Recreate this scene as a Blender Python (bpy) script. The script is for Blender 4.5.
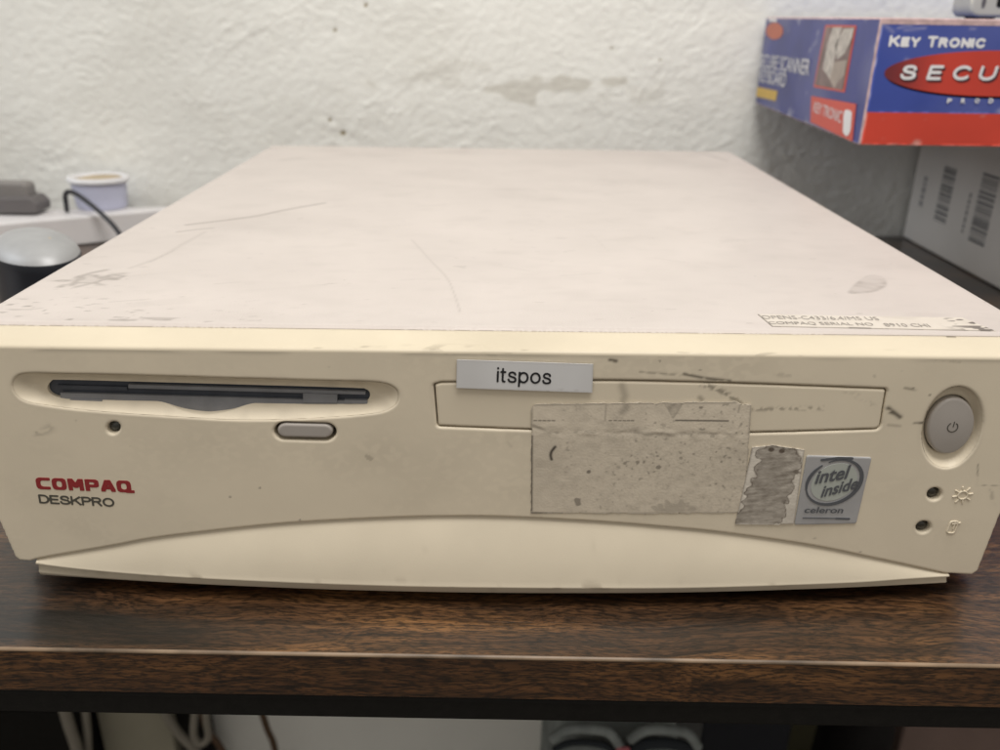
import bpy, math
import numpy as np
C = bpy.context.scene
COL = C.collection
for o in list(bpy.data.objects): bpy.data.objects.remove(o)
rng = np.random.default_rng(7)

# ------------------------------------------------------------------ camera
CAM = np.array([-0.00443, -0.23702, 0.17083])
YAW, PITCH, ROLL = 0.00915, 0.3997, 0.0147
FPX = 850.0
_f = np.array([math.sin(YAW)*math.cos(PITCH), math.cos(YAW)*math.cos(PITCH), -math.sin(PITCH)])
_r = np.array([math.cos(YAW), -math.sin(YAW), 0.0]); _u = np.cross(_r, _f)
_c, _s = math.cos(ROLL), math.sin(ROLL)
CR, CU, CF = _c*_r + _s*_u, -_s*_r + _c*_u, _f
def at(p, axis, val):
    """pixel of the photograph -> point on the plane where coordinate `axis` equals val"""
    d = CF + (p[0]-500)/FPX*CR - (p[1]-375)/FPX*CU
    return CAM + (val-CAM[axis])/d[axis]*d
cam = bpy.data.cameras.new('camera'); co = bpy.data.objects.new('camera', cam); COL.objects.link(co)
from mathutils import Matrix, Vector
co.matrix_world = Matrix(((CR[0], CU[0], -CF[0], CAM[0]), (CR[1], CU[1], -CF[1], CAM[1]), (CR[2], CU[2], -CF[2], CAM[2]), (0, 0, 0, 1)))
cam.sensor_width = 36; cam.lens = FPX/1000*36; cam.clip_start = .01; cam.clip_end = 50
cam.dof.use_dof = True; cam.dof.focus_distance = 0.255; cam.dof.aperture_fstop = 14
C.camera = co

# ------------------------------------------------------------------ world and lamps
w = bpy.data.worlds.new('World'); C.world = w; w.use_nodes = True
bg = w.node_tree.nodes['Background']; bg.inputs[0].default_value = (1.0, .94, .86, 1); bg.inputs[1].default_value = .42
_n, _l = w.node_tree.nodes, w.node_tree.links
_tc = _n.new('ShaderNodeTexCoord'); _sx = _n.new('ShaderNodeSeparateXYZ'); _mr = _n.new('ShaderNodeMapRange')
_mr.inputs[1].default_value = -.1; _mr.inputs[2].default_value = .8; _mr.inputs[3].default_value = .35; _mr.inputs[4].default_value = .66
_l.new(_tc.outputs['Generated'], _sx.inputs[0]); _l.new(_sx.outputs['Z'], _mr.inputs[0]); _l.new(_mr.outputs[0], bg.inputs[1])
def area(name, loc, target, sx, sy, power, col):
    l = bpy.data.lights.new(name, 'AREA'); l.shape = 'RECTANGLE'; l.size = sx; l.size_y = sy; l.energy = power; l.color = col
    o = bpy.data.objects.new(name, l); COL.objects.link(o); o.location = loc
    o.rotation_euler = (Vector(target)-Vector(loc)).to_track_quat('-Z', 'Y').to_euler()
    return o
area('ceiling_lamp', (.06, -.20, .98), (.02, .16, .05), .50, .42, 7.7, (1.0, .97, .935))
area('window_daylight', (-1.5, .1, .75), (-.2, .3, .05), .6, .7, 5.5, (.87, .93, 1.0))
C.view_settings.view_transform = 'Standard'; C.view_settings.look = 'None'; C.view_settings.exposure = 0; C.view_settings.gamma = 1

# ------------------------------------------------------------------ materials
def srgb(r, g, b):
    f = lambda c: c/12.92 if c <= .04045 else ((c+.055)/1.055)**2.4
    return (f(r/255), f(g/255), f(b/255), 1)
def mat(name, col, rough=.5, spec=.4, mottle=.06, mscale=60, bump=0., bscale=900, dirt=None, metal=0., dcol=(.05, .04, .03, 1), coat=0.):
    m = bpy.data.materials.new(name); m.use_nodes = True
    N, L = m.node_tree.nodes, m.node_tree.links
    b = N['Principled BSDF']; b.inputs['Roughness'].default_value = rough
    b.inputs['Specular IOR Level'].default_value = spec; b.inputs['Metallic'].default_value = metal
    b.inputs['Coat Weight'].default_value = coat; b.inputs['Coat Roughness'].default_value = .25
    tc = N.new('ShaderNodeTexCoord')
    nz = N.new('ShaderNodeTexNoise'); nz.inputs['Scale'].default_value = mscale; nz.inputs['Detail'].default_value = 6
    L.new(tc.outputs['Object'], nz.inputs['Vector'])
    mr = N.new('ShaderNodeMapRange'); mr.inputs[1].default_value = .25; mr.inputs[2].default_value = .75
    mr.inputs[3].default_value = 1-mottle; mr.inputs[4].default_value = 1+mottle
    L.new(nz.outputs['Fac'], mr.inputs[0])
    mul = N.new('ShaderNodeVectorMath'); mul.operation = 'SCALE'; mul.inputs[0].default_value = col[:3]
    L.new(mr.outputs[0], mul.inputs['Scale'])
    out = mul.outputs[0]
    if dirt:
        at_ = N.new('ShaderNodeAttribute'); at_.attribute_name = 'dirt'
        mx = N.new('ShaderNodeMix'); mx.data_type = 'RGBA'
        L.new(at_.outputs['Fac'], mx.inputs[0]); L.new(out, mx.inputs[6]); mx.inputs[7].default_value = dcol
        out = mx.outputs[2]
    L.new(out, b.inputs['Base Color'])
    if bump:
        n2 = N.new('ShaderNodeTexNoise'); n2.inputs['Scale'].default_value = bscale; n2.inputs['Detail'].default_value = 3
        L.new(tc.outputs['Object'], n2.inputs['Vector'])
        bp = N.new('ShaderNodeBump'); bp.inputs['Strength'].default_value = bump; bp.inputs['Distance'].default_value = .001
        L.new(n2.outputs['Fac'], bp.inputs['Height']); L.new(bp.outputs[0], b.inputs['Normal'])
    return m
M = {}
M['cover'] = mat('painted_cover', (.585, .53, .492, 1), .42, .35, .05, 22, .12, 1600, True, dcol=(.17, .145, .125, 1))
M['bezel'] = mat('aged_plastic', (.715, .635, .495, 1), .48, .35, .05, 35, .035, 2200, True, dcol=(.09, .075, .055, 1))
M['strip'] = mat('yellowed_plastic', (.645, .57, .435, 1), .45, .35, .05, 35, .035, 2200, True, dcol=(.16, .13, .09, 1))
M['plinth'] = mat('lower_plastic', (.63, .56, .435, 1), .46, .35, .05, 45, .035, 2200, True, dcol=(.20, .16, .11, 1))
M['button'] = mat('grey_button', (.38, .35, .32, 1), .42, .4, .04, 90, .05, 2500)
M['drive'] = mat('drive_dark', (.055, .062, .078, 1), .38, .5, .3, 120)
M['drive_grey'] = mat('drive_grey', (.21, .215, .23, 1), .45, .4, .2, 120)
M['dark'] = mat('dark_gap', (.012, .011, .010, 1), .7, .2)
M['led'] = mat('unlit_lens', (.045, .040, .030, 1), .25, .6)
M['led_green'] = mat('unlit_green_lens', (.06, .065, .055, 1), .2, .6)
M['logo_red'] = mat('logo_red', (.28, .030, .032, 1), .5, .3)
M['logo_grey'] = mat('logo_grey', (.085, .08, .065, 1), .5, .3)
M['paper'] = mat('white_paper', (.66, .66, .66, 1), .6, .25, .03, 80, 0, 900, True, dcol=(.30, .27, .23, 1))
M['black_ink'] = mat('black_ink', (.018, .018, .020, 1), .5, .3)
M['film'] = mat('adhesive_film', (.665, .59, .475, 1), .62, .25, .06, 260, .10, 1500, True, dcol=(.05, .042, .035, 1))
M['torn_white'] = mat('torn_paper', (.68, .63, .55, 1), .75, .15, .06, 200, .12, 1200, True, dcol=(.125, .10, .078, 1))
M['badge'] = mat('silver_badge', (.46, .46, .465, 1), .36, .5, .08, 150, 0, 900, None, metal=.25)
M['badge_ink'] = mat('badge_ink', (.10, .105, .115, 1), .4, .4)
M['badge_light'] = mat('badge_light', (.48, .51, .47, 1), .4, .4, metal=.2)
M['serial'] = mat('serial_paper', (.64, .585, .515, 1), .45, .3, .03, 120, 0, 900, True, dcol=(.10, .085, .075, 1))
M['faint_ink'] = mat('faint_ink', (.33, .30, .27, 1), .6, .2, .3, 400)
M['rubber'] = mat('black_rubber', (.015, .015, .015, 1), .7, .2)
M['cardboard'] = mat('grey_carton', (.78, .745, .70, 1), .75, .2, .05, 18, .1, 500)
M['carton_ink'] = mat('carton_ink', (.16, .16, .165, 1), .7, .2)
M['carton_faint'] = mat('carton_faint', (.40, .39, .39, 1), .7, .2)
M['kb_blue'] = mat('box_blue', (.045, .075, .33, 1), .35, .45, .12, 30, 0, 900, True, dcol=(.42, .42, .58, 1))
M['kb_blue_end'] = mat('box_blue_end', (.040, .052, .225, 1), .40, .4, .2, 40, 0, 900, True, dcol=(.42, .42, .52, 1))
M['kb_red'] = mat('box_red', (.60, .060, .035, 1), .35, .45, .08, 30, 0, 900, True, dcol=(.60, .38, .33, 1))
M['kb_oval'] = mat('box_oval', (.56, .055, .035, 1), .35, .45, .06, 30, 0, 900, True, dcol=(.16, .025, .03, 1))
M['kb_white'] = mat('box_white', (.78, .78, .80, 1), .4, .4)
M['kb_shadow'] = mat('box_print_dark', (.06, .02, .03, 1), .4, .4)
M['kb_edge'] = mat('box_worn_edge', (.55, .40, .40, 1), .7, .2, .3, 200)
M['kb_yellow'] = mat('box_yellow', (.62, .40, .06, 1), .4, .4)
M['kb_pic'] = mat('box_picture', (.19, .13, .125, 1), .4, .4, .5, 90)
M['kb_key'] = mat('box_picture_keys', (.50, .46, .42, 1), .4, .4, .35, 220)
M['kb_tan'] = mat('box_picture_body', (.36, .30, .26, 1), .4, .4, .2, 120)
M['ivory'] = mat('ivory_plastic', (.52, .50, .43, 1), .5, .3)
M['whiteplastic'] = mat('white_plastic', (.72, .70, .70, 1), .5, .3, .06, 40)
M['tub'] = mat('tub_lavender', (.58, .60, .75, 1), .45, .35, .04, 40)
M['tub_in'] = mat('tub_contents', (.45, .37, .26, 1), .7, .2, .2, 80)
M['greydev'] = mat('grey_device', (.24, .225, .215, 1), .5, .35, .1, 40)
M['greydev_d'] = mat('grey_device_dark', (.135, .125, .125, 1), .5, .35, .1, 40)
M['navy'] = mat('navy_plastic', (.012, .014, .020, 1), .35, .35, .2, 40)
M['silver'] = mat('silver_dish', (.40, .405, .41, 1), .48, .4, .15, 60, metal=.3)
M['cable'] = mat('black_cable', (.025, .025, .030, 1), .45, .4)
M['brown_cable'] = mat('brown_cable', (.10, .060, .035, 1), .5, .35)
M['pale_cable'] = mat('pale_cable', (.26, .24, .20, 1), .5, .35)
M['blacksteel'] = mat('black_steel', (.0075, .007, .006, 1), .6, .2, .25, 300, .1, 1500)
M['trim_highlight'] = mat('worn_edge_highlight', (.20, .14, .09, 1), .42, .4, .75, 55)
M['cloth'] = mat('grey_cloth', (.24, .265, .26, 1), .85, .1, .35, 50, .3, 900)
M['clothdark'] = mat('dark_lining', (.03, .035, .04, 1), .85, .1)
M['pink'] = mat('pink_tab', (.42, .14, .16, 1), .8, .1)
M['board'] = mat('pale_board', (.33, .31, .24, 1), .7, .2, .1, 20)
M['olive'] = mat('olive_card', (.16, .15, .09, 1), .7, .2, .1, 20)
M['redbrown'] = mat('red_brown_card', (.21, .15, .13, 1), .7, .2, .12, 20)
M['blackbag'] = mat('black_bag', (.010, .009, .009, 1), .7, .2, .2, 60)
M['floor'] = mat('floor_grey', (.16, .14, .12, 1), .6, .3, .2, 12)

def wood(name, dark, mid, light, seed):
    m = bpy.data.materials.new(name); m.use_nodes = True
    N, L = m.node_tree.nodes, m.node_tree.links
    b = N['Principled BSDF']; b.inputs['Specular IOR Level'].default_value = .55; b.inputs['Coat Weight'].default_value = .45; b.inputs['Coat Roughness'].default_value = .22
    tc = N.new('ShaderNodeTexCoord')
    def mp(sx, sy, sz, off=0):
        g = N.new('ShaderNodeMapping'); g.inputs['Scale'].default_value = (sx, sy, sz); g.inputs['Location'].default_value = (off+seed, off*.7, off*.3)
        return g
    def noise(vec, scale, detail, dist=0.):
        n = N.new('ShaderNodeTexNoise'); n.inputs['Scale'].default_value = scale; n.inputs['Detail'].default_value = detail; n.inputs['Distortion'].default_value = dist
        n.inputs['Roughness'].default_value = .6
        L.new(vec, n.inputs['Vector']); return n
    # warp so the grain swings round knots
    wv = noise(tc.outputs['Object'], 9, 2)
    sub = N.new('ShaderNodeVectorMath'); sub.operation = 'SUBTRACT'; sub.inputs[1].default_value = (.5, .5, .5); L.new(wv.outputs['Color'], sub.inputs[0])
    sc = N.new('ShaderNodeVectorMath'); sc.operation = 'MULTIPLY'; sc.inputs[1].default_value = (.02, .028, .028); L.new(sub.outputs[0], sc.inputs[0])
    add = N.new('ShaderNodeVectorMath'); add.operation = 'ADD'; L.new(tc.outputs['Object'], add.inputs[0]); L.new(sc.outputs[0], add.inputs[1])
    g1 = mp(4, 75, 75); L.new(add.outputs[0], g1.inputs[0]); n1 = noise(g1.outputs[0], 1.6, 8)
    g2 = mp(34, 640, 640, 3); L.new(add.outputs[0], g2.inputs[0]); n2 = noise(g2.outputs[0], 1.0, 4)
    g3 = mp(3, 14, 14, 5); L.new(tc.outputs['Object'], g3.inputs[0]); n3 = noise(g3.outputs[0], 2.0, 4)
    g4 = mp(260, 1500, 1500, 8); L.new(add.outputs[0], g4.inputs[0]); n4 = noise(g4.outputs[0], 1.0, 2)
    cr = N.new('ShaderNodeValToRGB'); e = cr.color_ramp.elements
    e[0].position = .36; e[0].color = dark; e[1].position = .66; e[1].color = light
    k = cr.color_ramp.elements.new(.5); k.color = mid
    mixv = N.new('ShaderNodeMath'); mixv.operation = 'MULTIPLY_ADD'; mixv.inputs[1].default_value = .38
    L.new(n1.outputs['Fac'], mixv.inputs[0])
    m3 = N.new('ShaderNodeMath'); m3.operation = 'MULTIPLY'; m3.inputs[1].default_value = .62; L.new(n3.outputs['Fac'], m3.inputs[0]); L.new(m3.outputs[0], mixv.inputs[2])
    L.new(mixv.outputs[0], cr.inputs[0])
    def dark_lines(n, lo, hi, amt, src):
        r = N.new('ShaderNodeMapRange'); r.inputs[1].default_value = lo; r.inputs[2].default_value = hi; r.inputs[3].default_value = 1-amt; r.inputs[4].default_value = 1; L.new(n.outputs['Fac'], r.inputs[0])
        v = N.new('ShaderNodeVectorMath'); v.operation = 'SCALE'; L.new(src, v.inputs[0]); L.new(r.outputs[0], v.inputs['Scale']); return v.outputs[0]
    # cathedral figure: contour lines of a long slow field
    g5 = mp(1.1, 20, 20, 11); L.new(add.outputs[0], g5.inputs[0]); n5 = noise(g5.outputs[0], 1.0, 1.5)
    m5 = N.new('ShaderNodeMath'); m5.operation = 'MULTIPLY'; m5.inputs[1].default_value = 26; L.new(n5.outputs['Fac'], m5.inputs[0])
    f5 = N.new('ShaderNodeMath'); f5.operation = 'PINGPONG'; f5.inputs[1].default_value = .5; L.new(m5.outputs[0], f5.inputs[0])
    r5 = N.new('ShaderNodeMapRange'); r5.inputs[1].default_value = .0; r5.inputs[2].default_value = .17; r5.inputs[3].default_value = .50; r5.inputs[4].default_value = 1; L.new(f5.outputs[0], r5.inputs[0])
    v5 = N.new('ShaderNodeVectorMath'); v5.operation = 'SCALE'; L.new(cr.outputs[0], v5.inputs[0]); L.new(r5.outputs[0], v5.inputs['Scale'])
    c1 = dark_lines(n2, .36, .58, .60, v5.outputs[0]); c2 = dark_lines(n4, .40, .56, .75, c1)
    L.new(c2, b.inputs['Base Color'])
    rr = N.new('ShaderNodeMapRange'); rr.inputs[3].default_value = .26; rr.inputs[4].default_value = .42; L.new(n2.outputs['Fac'], rr.inputs[0]); L.new(rr.outputs[0], b.inputs['Roughness'])
    bp = N.new('ShaderNodeBump'); bp.inputs['Strength'].default_value = .35; bp.inputs['Distance'].default_value = .0006; L.new(n2.outputs['Fac'], bp.inputs['Height']); L.new(bp.outputs[0], b.inputs['Normal'])
    return m
M['wood'] = wood('rustic_wood', (.008, .005, .004, 1), (.098, .045, .018, 1), (.32, .155, .055, 1), 0)
M['wood_edge'] = wood('rustic_wood_edge', (.022, .009, .005, 1), (.12, .052, .018, 1), (.28, .13, .042, 1), 4.3)

# ------------------------------------------------------------------ numpy noise and painting
def field(shape, lx, ly, seed, ang=0.):
    """smooth gaussian random field, correlation lengths in grid cells, unit variance"""
    g = np.random.default_rng(seed); n = g.standard_normal(shape)
    ky = np.fft.fftfreq(shape[0])[:, None]; kx = np.fft.fftfreq(shape[1])[None, :]
    a, b = math.cos(ang), math.sin(ang)
    u, v = kx*a + ky*b, -kx*b + ky*a
    h = np.exp(-2*(math.pi**2)*((u*lx)**2 + (v*ly)**2))
    r = np.fft.ifft2(np.fft.fft2(n)*h).real
    return (r-r.mean())/(r.std()+1e-9)
def sstep(a, b, x):
    t = np.clip((x-a)/(b-a), 0, 1); return t*t*(3-2*t)
def seg_dist(X, Y, pts, closed=False):
    P = np.asarray(pts, float); Q = np.roll(P, -1, 0)
    if not closed: P, Q = P[:-1], Q[:-1]
    best = np.full(X.shape, 1e9)
    for (x0, y0), (x1, y1) in zip(P, Q):
        dx, dy = x1-x0, y1-y0; l2 = dx*dx+dy*dy+1e-18
        t = np.clip(((X-x0)*dx+(Y-y0)*dy)/l2, 0, 1)
        best = np.minimum(best, (X-x0-t*dx)**2+(Y-y0-t*dy)**2)
    return np.sqrt(best)
def poly_sdf(pts):
    P = np.asarray(pts, float)
    def fn(X, Y):
        d = seg_dist(X, Y, P, True); ins = np.zeros(X.shape, bool); Q = np.roll(P, -1, 0)
        for (x0, y0), (x1, y1) in zip(P, Q):
            if y0 == y1: continue
            c = (y0 > Y) != (y1 > Y)
            ins ^= c & (X < (x1-x0)*(Y-y0)/(y1-y0)+x0)
        return np.where(ins, -d, d)
    return fn
def stroke(D, X, Y, pts, wd, amt):
    """darken attribute grid D along a polyline"""
    P = np.asarray(pts, float); m = wd*3
    s = (X > P[:, 0].min()-m) & (X < P[:, 0].max()+m) & (Y > P[:, 1].min()-m) & (Y < P[:, 1].max()+m)
    if not s.any(): return
    d = seg_dist(X[s], Y[s], P); D[s] = np.maximum(D[s], amt*np.exp(-(d/wd)**2))
def blob(D, X, Y, c, rx, ry, ang, amt, ragged=None, ring=False):
    a, b = math.cos(ang), math.sin(ang); dx, dy = X-c[0], Y-c[1]
    q = np.sqrt(((dx*a+dy*b)/rx)**2+((-dx*b+dy*a)/ry)**2)
    if ragged is not None: q = q+ragged
    v = np.exp(-((q-.8)/.25)**2)+.35*(q < .8) if ring else 1-sstep(.6, 1.1, q)
    np.maximum(D, amt*v, out=D)
def smooth_path(pts, n=8, closed=False):
    P = np.asarray(pts, float); out = []
    N = len(P); idx = range(N if closed else N-1)
    for i in idx:
        p0 = P[(i-1) % N] if closed or i > 0 else P[i]; p1 = P[i]; p2 = P[(i+1) % N]; p3 = P[(i+2) % N] if closed or i+2 < N else p2
        for t in np.arange(n)/n:
            out.append(.5*((2*p1)+(-p0+p2)*t+(2*p0-5*p1+4*p2-p3)*t*t+(-p0+3*p1-3*p2+p3)*t**3))
    if not closed: out.append(P[-1])
    return np.array(out)
def rounded(pts, r, n=6):
    P = np.asarray(pts, float); out = []
    for i in range(len(P)):
        a, p, b = P[i-1], P[i], P[(i+1) % len(P)]
        ua, ub = (a-p), (b-p); la, lb = np.linalg.norm(ua), np.linalg.norm(ub)
        rr = r[i] if hasattr(r, '__len__') else r
        k = min(rr, la*.49, lb*.49)
        s, e = p+ua/la*k, p+ub/lb*k
        for t in np.linspace(0, 1, n): out.append((1-t)**2*s+2*t*(1-t)*p+t*t*e)
    return np.array(out)

# ------------------------------------------------------------------ object helpers
ROOT = {}
def origin_of(o):
    while o is not None and o.name not in ROOT: o = o.parent
    return np.zeros(3) if o is None else ROOT[o.name]
def tag(o, label=None, cat=None, group=None, kind=None):
    if label: o['label'] = label
    if cat: o['category'] = cat
    if group: o['group'] = group
    if kind: o['kind'] = kind
    return o
def thing(name, label, cat, loc, group=None):
    o = bpy.data.objects.new(name, None); COL.objects.link(o); o.location = loc; o.empty_display_size = .02
    ROOT[o.name] = np.array(loc, float); return tag(o, label, cat, group)
def mesh(name, V, F, m, parent=None, smooth=False, loc=None, attr=None, mats=None, fmat=None):
    V = np.asarray(V, float)
    org = origin_of(parent) if parent is not None else (np.array(loc, float) if loc is not None else np.zeros(3))
    me = bpy.data.meshes.new(name)
    if isinstance(F, np.ndarray):
        n, k = F.shape; me.vertices.add(len(V)); me.vertices.foreach_set('co', (V-org).ravel())
        me.loops.add(n*k); me.loops.foreach_set('vertex_index', F.astype(np.int32).ravel())
        me.polygons.add(n); me.polygons.foreach_set('loop_start', np.arange(0, n*k, k, dtype=np.int32))
        me.polygons.foreach_set('loop_total', np.full(n, k, np.int32))
        me.update(calc_edges=True); me.validate()
    else:
        me.from_pydata((V-org).tolist(), [], [list(f) for f in F]); me.update()
    me.polygons.foreach_set('use_smooth', np.full(len(me.polygons), bool(smooth)))
    if attr is not None:
        a = me.attributes.new('dirt', 'FLOAT', 'POINT'); a.data.foreach_set('value', np.asarray(attr, np.float32))
    for q in (mats or [m]): me.materials.append(q)
    if fmat is not None: me.polygons.foreach_set('material_index', np.asarray(fmat, np.int32))
    o = bpy.data.objects.new(name, me); COL.objects.link(o)
    if parent is not None: o.parent = parent
    else: o.location = org; ROOT[o.name] = org
    return o
def sdf_mesh(name, fn, bbox, res, to3, m, parent, depth=0., bevel=0., bevelfn=None, paint=None, relief=None, loc=None):
    """dense sheet filling fn<0, its rim snapped to the outline, rounded by bevel, with a skirt going back by depth"""
    u0, u1, v0, v1 = bbox
    us = np.arange(u0-res, u1+2*res, res); vs = np.arange(v0-res, v1+2*res, res)
    X, Y = np.meshgrid(us, vs); d = fn(X, Y); ins = d < 0
    gy, gx = np.gradient(d, res)
    K = ins[:-1, :-1] | ins[1:, :-1] | ins[:-1, 1:] | ins[1:, 1:]
    used = np.zeros(X.shape, bool)
    for a, b in ((0, 0), (1, 0), (0, 1), (1, 1)): used[a:a+K.shape[0], b:b+K.shape[1]] |= K
    D = np.zeros(X.shape)
    if paint: paint(D, X, Y)
    H = np.zeros(X.shape) if relief is None else relief(X, Y)
    out = used & ~ins; gn = np.sqrt(gx**2+gy**2)+1e-9
    X2 = np.where(out, X-d*gx/gn, X); Y2 = np.where(out, Y-d*gy/gn, Y)
    if bevel:
        s = np.clip(-(bevelfn or fn)(X2, Y2), 0, bevel); H = H-(bevel-np.sqrt(np.maximum(bevel**2-(bevel-s)**2, 0)))
    idx = -np.ones(X.shape, int); idx[used] = np.arange(used.sum())
    V = to3(X2[used], Y2[used], H[used]); A = D[used]
    I, J = np.nonzero(K)
    F = np.stack([idx[I, J], idx[I, J+1], idx[I+1, J+1], idx[I+1, J]], 1)
    if depth:
        Kp = np.pad(K, 1); E = []
        for di, dj, a, b in ((-1, 0, (0, 0), (0, 1)), (1, 0, (1, 1), (1, 0)), (0, -1, (1, 0), (0, 0)), (0, 1, (0, 1), (1, 1))):
            s = K & ~Kp[1+di:1+di+K.shape[0], 1+dj:1+dj+K.shape[1]]
            i, j = np.nonzero(s); E.append(np.stack([idx[i+a[0], j+a[1]], idx[i+b[0], j+b[1]]], 1))
        E = np.concatenate(E); ub, inv = np.unique(E, return_inverse=True); inv = inv.reshape(E.shape)
        n0 = len(V); uu, vv, hh = X2[used][ub], Y2[used][ub], H[used][ub]
        V = np.concatenate([V, to3(uu, vv, hh), to3(uu, vv, np.full(len(uu), -depth))]); A = np.concatenate([A, A[ub], A[ub]])
        nb = len(ub)
        F = np.concatenate([F, np.stack([n0+inv[:, 1], n0+inv[:, 0], n0+nb+inv[:, 0], n0+nb+inv[:, 1]], 1)])
    return mesh(name, V, F, m, parent, True, loc, A if paint else None)
def polyplate(name, pts3, m, parent, nrm, thick=.0002):
    """thin prism from a planar outline (counter-clockwise seen along -nrm)"""
    P = np.asarray(pts3, float); n = len(P); nrm = np.asarray(nrm, float)
    V = np.concatenate([P+nrm*thick, P]); F = [list(range(n)), list(range(2*n-1, n-1, -1))]
    F += [[i, n+i, n+(i+1) % n, (i+1) % n] for i in range(n)]
    return mesh(name, V, F, m, parent)
def text(name, s, org, ux, uy, wd, ht, m, parent, bold=0., lift=.0001, shear=0., space=1.):
    cu = bpy.data.curves.new('lettering', 'FONT'); cu.body = s; cu.offset = bold; cu.resolution_u = 4; cu.shear = shear; cu.space_character = space
    ob = bpy.data.objects.new('lettering', cu); COL.objects.link(ob)
    dg = bpy.context.evaluated_depsgraph_get(); dg.update()
    me = bpy.data.meshes.new_from_object(ob.evaluated_get(dg))
    V = np.array([v.co[:] for v in me.vertices]); F = [list(p.vertices) for p in me.polygons]
    bpy.data.objects.remove(ob); bpy.data.curves.remove(cu); bpy.data.meshes.remove(me)
    lo, hi = V.min(0), V.max(0)
    ux, uy = np.asarray(ux, float), np.asarray(uy, float); nz = np.cross(ux, uy); nz /= np.linalg.norm(nz)
    a = (V[:, 0]-lo[0])/(hi[0]-lo[0])*wd; b = (V[:, 1]-lo[1])/(hi[1]-lo[1])*ht
    W = np.asarray(org)+a[:, None]*ux+b[:, None]*uy+nz*lift
    return mesh(name, W, F, m, parent)
def box_vf(lo, hi, bev=0.):
    """box with bevelled edges as verts/faces"""
    import bmesh
    bm = bmesh.new(); bmesh.ops.create_cube(bm, size=1)
    lo, hi = np.asarray(lo, float), np.asarray(hi, float)
    for v in bm.verts: v.co = Vector((lo+hi)/2+np.array(v.co)*(hi-lo))
    if bev: bmesh.ops.bevel(bm, geom=bm.edges[:], offset=bev, segments=3, profile=.5, affect='EDGES')
    bm.verts.index_update(); V = [tuple(v.co) for v in bm.verts]; F = [[v.index for v in f.verts] for f in bm.faces]; bm.free()
    return np.array(V), F
def box(name, lo, hi, m, parent=None, bev=.001, loc=None):
    V, F = box_vf(lo, hi, bev); return mesh(name, V, F, m, parent, False, loc)
def tube(name, pts, r, m, parent=None, n=10, loc=None, sm=10):
    P = smooth_path(pts, sm); V = []; F = []
    up = np.array([.13, .2, .97])
    for i, p in enumerate(P):
        t = P[min(i+1, len(P)-1)]-P[max(i-1, 0)]; t /= np.linalg.norm(t)+1e-12
        a = np.cross(t, up); a /= np.linalg.norm(a)+1e-12; b = np.cross(t, a)
        for k in range(n):
            c = 2*math.pi*k/n; V.append(p+r*(math.cos(c)*a+math.sin(c)*b))
    for i in range(len(P)-1):
        for k in range(n): F.append([i*n+k, i*n+(k+1) % n, (i+1)*n+(k+1) % n, (i+1)*n+k])
    F += [list(range(n-1, -1, -1)), [(len(P)-1)*n+k for k in range(n)]]
    return mesh(name, V, F, m, parent, True, loc)
def rings(name, R, m, parent=None, cap0=False, cap1=False, smooth=True, loc=None):
    n = len(R[0]); V = np.concatenate(R); F = []
    for i in range(len(R)-1):
        for k in range(n): F.append([i*n+k, i*n+(k+1) % n, (i+1)*n+(k+1) % n, (i+1)*n+k])
    if cap0: F.append(list(range(n-1, -1, -1)))
    if cap1: F.append([(len(R)-1)*n+k for k in range(n)])
    return mesh(name, V, F, m, parent, smooth, loc)

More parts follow.
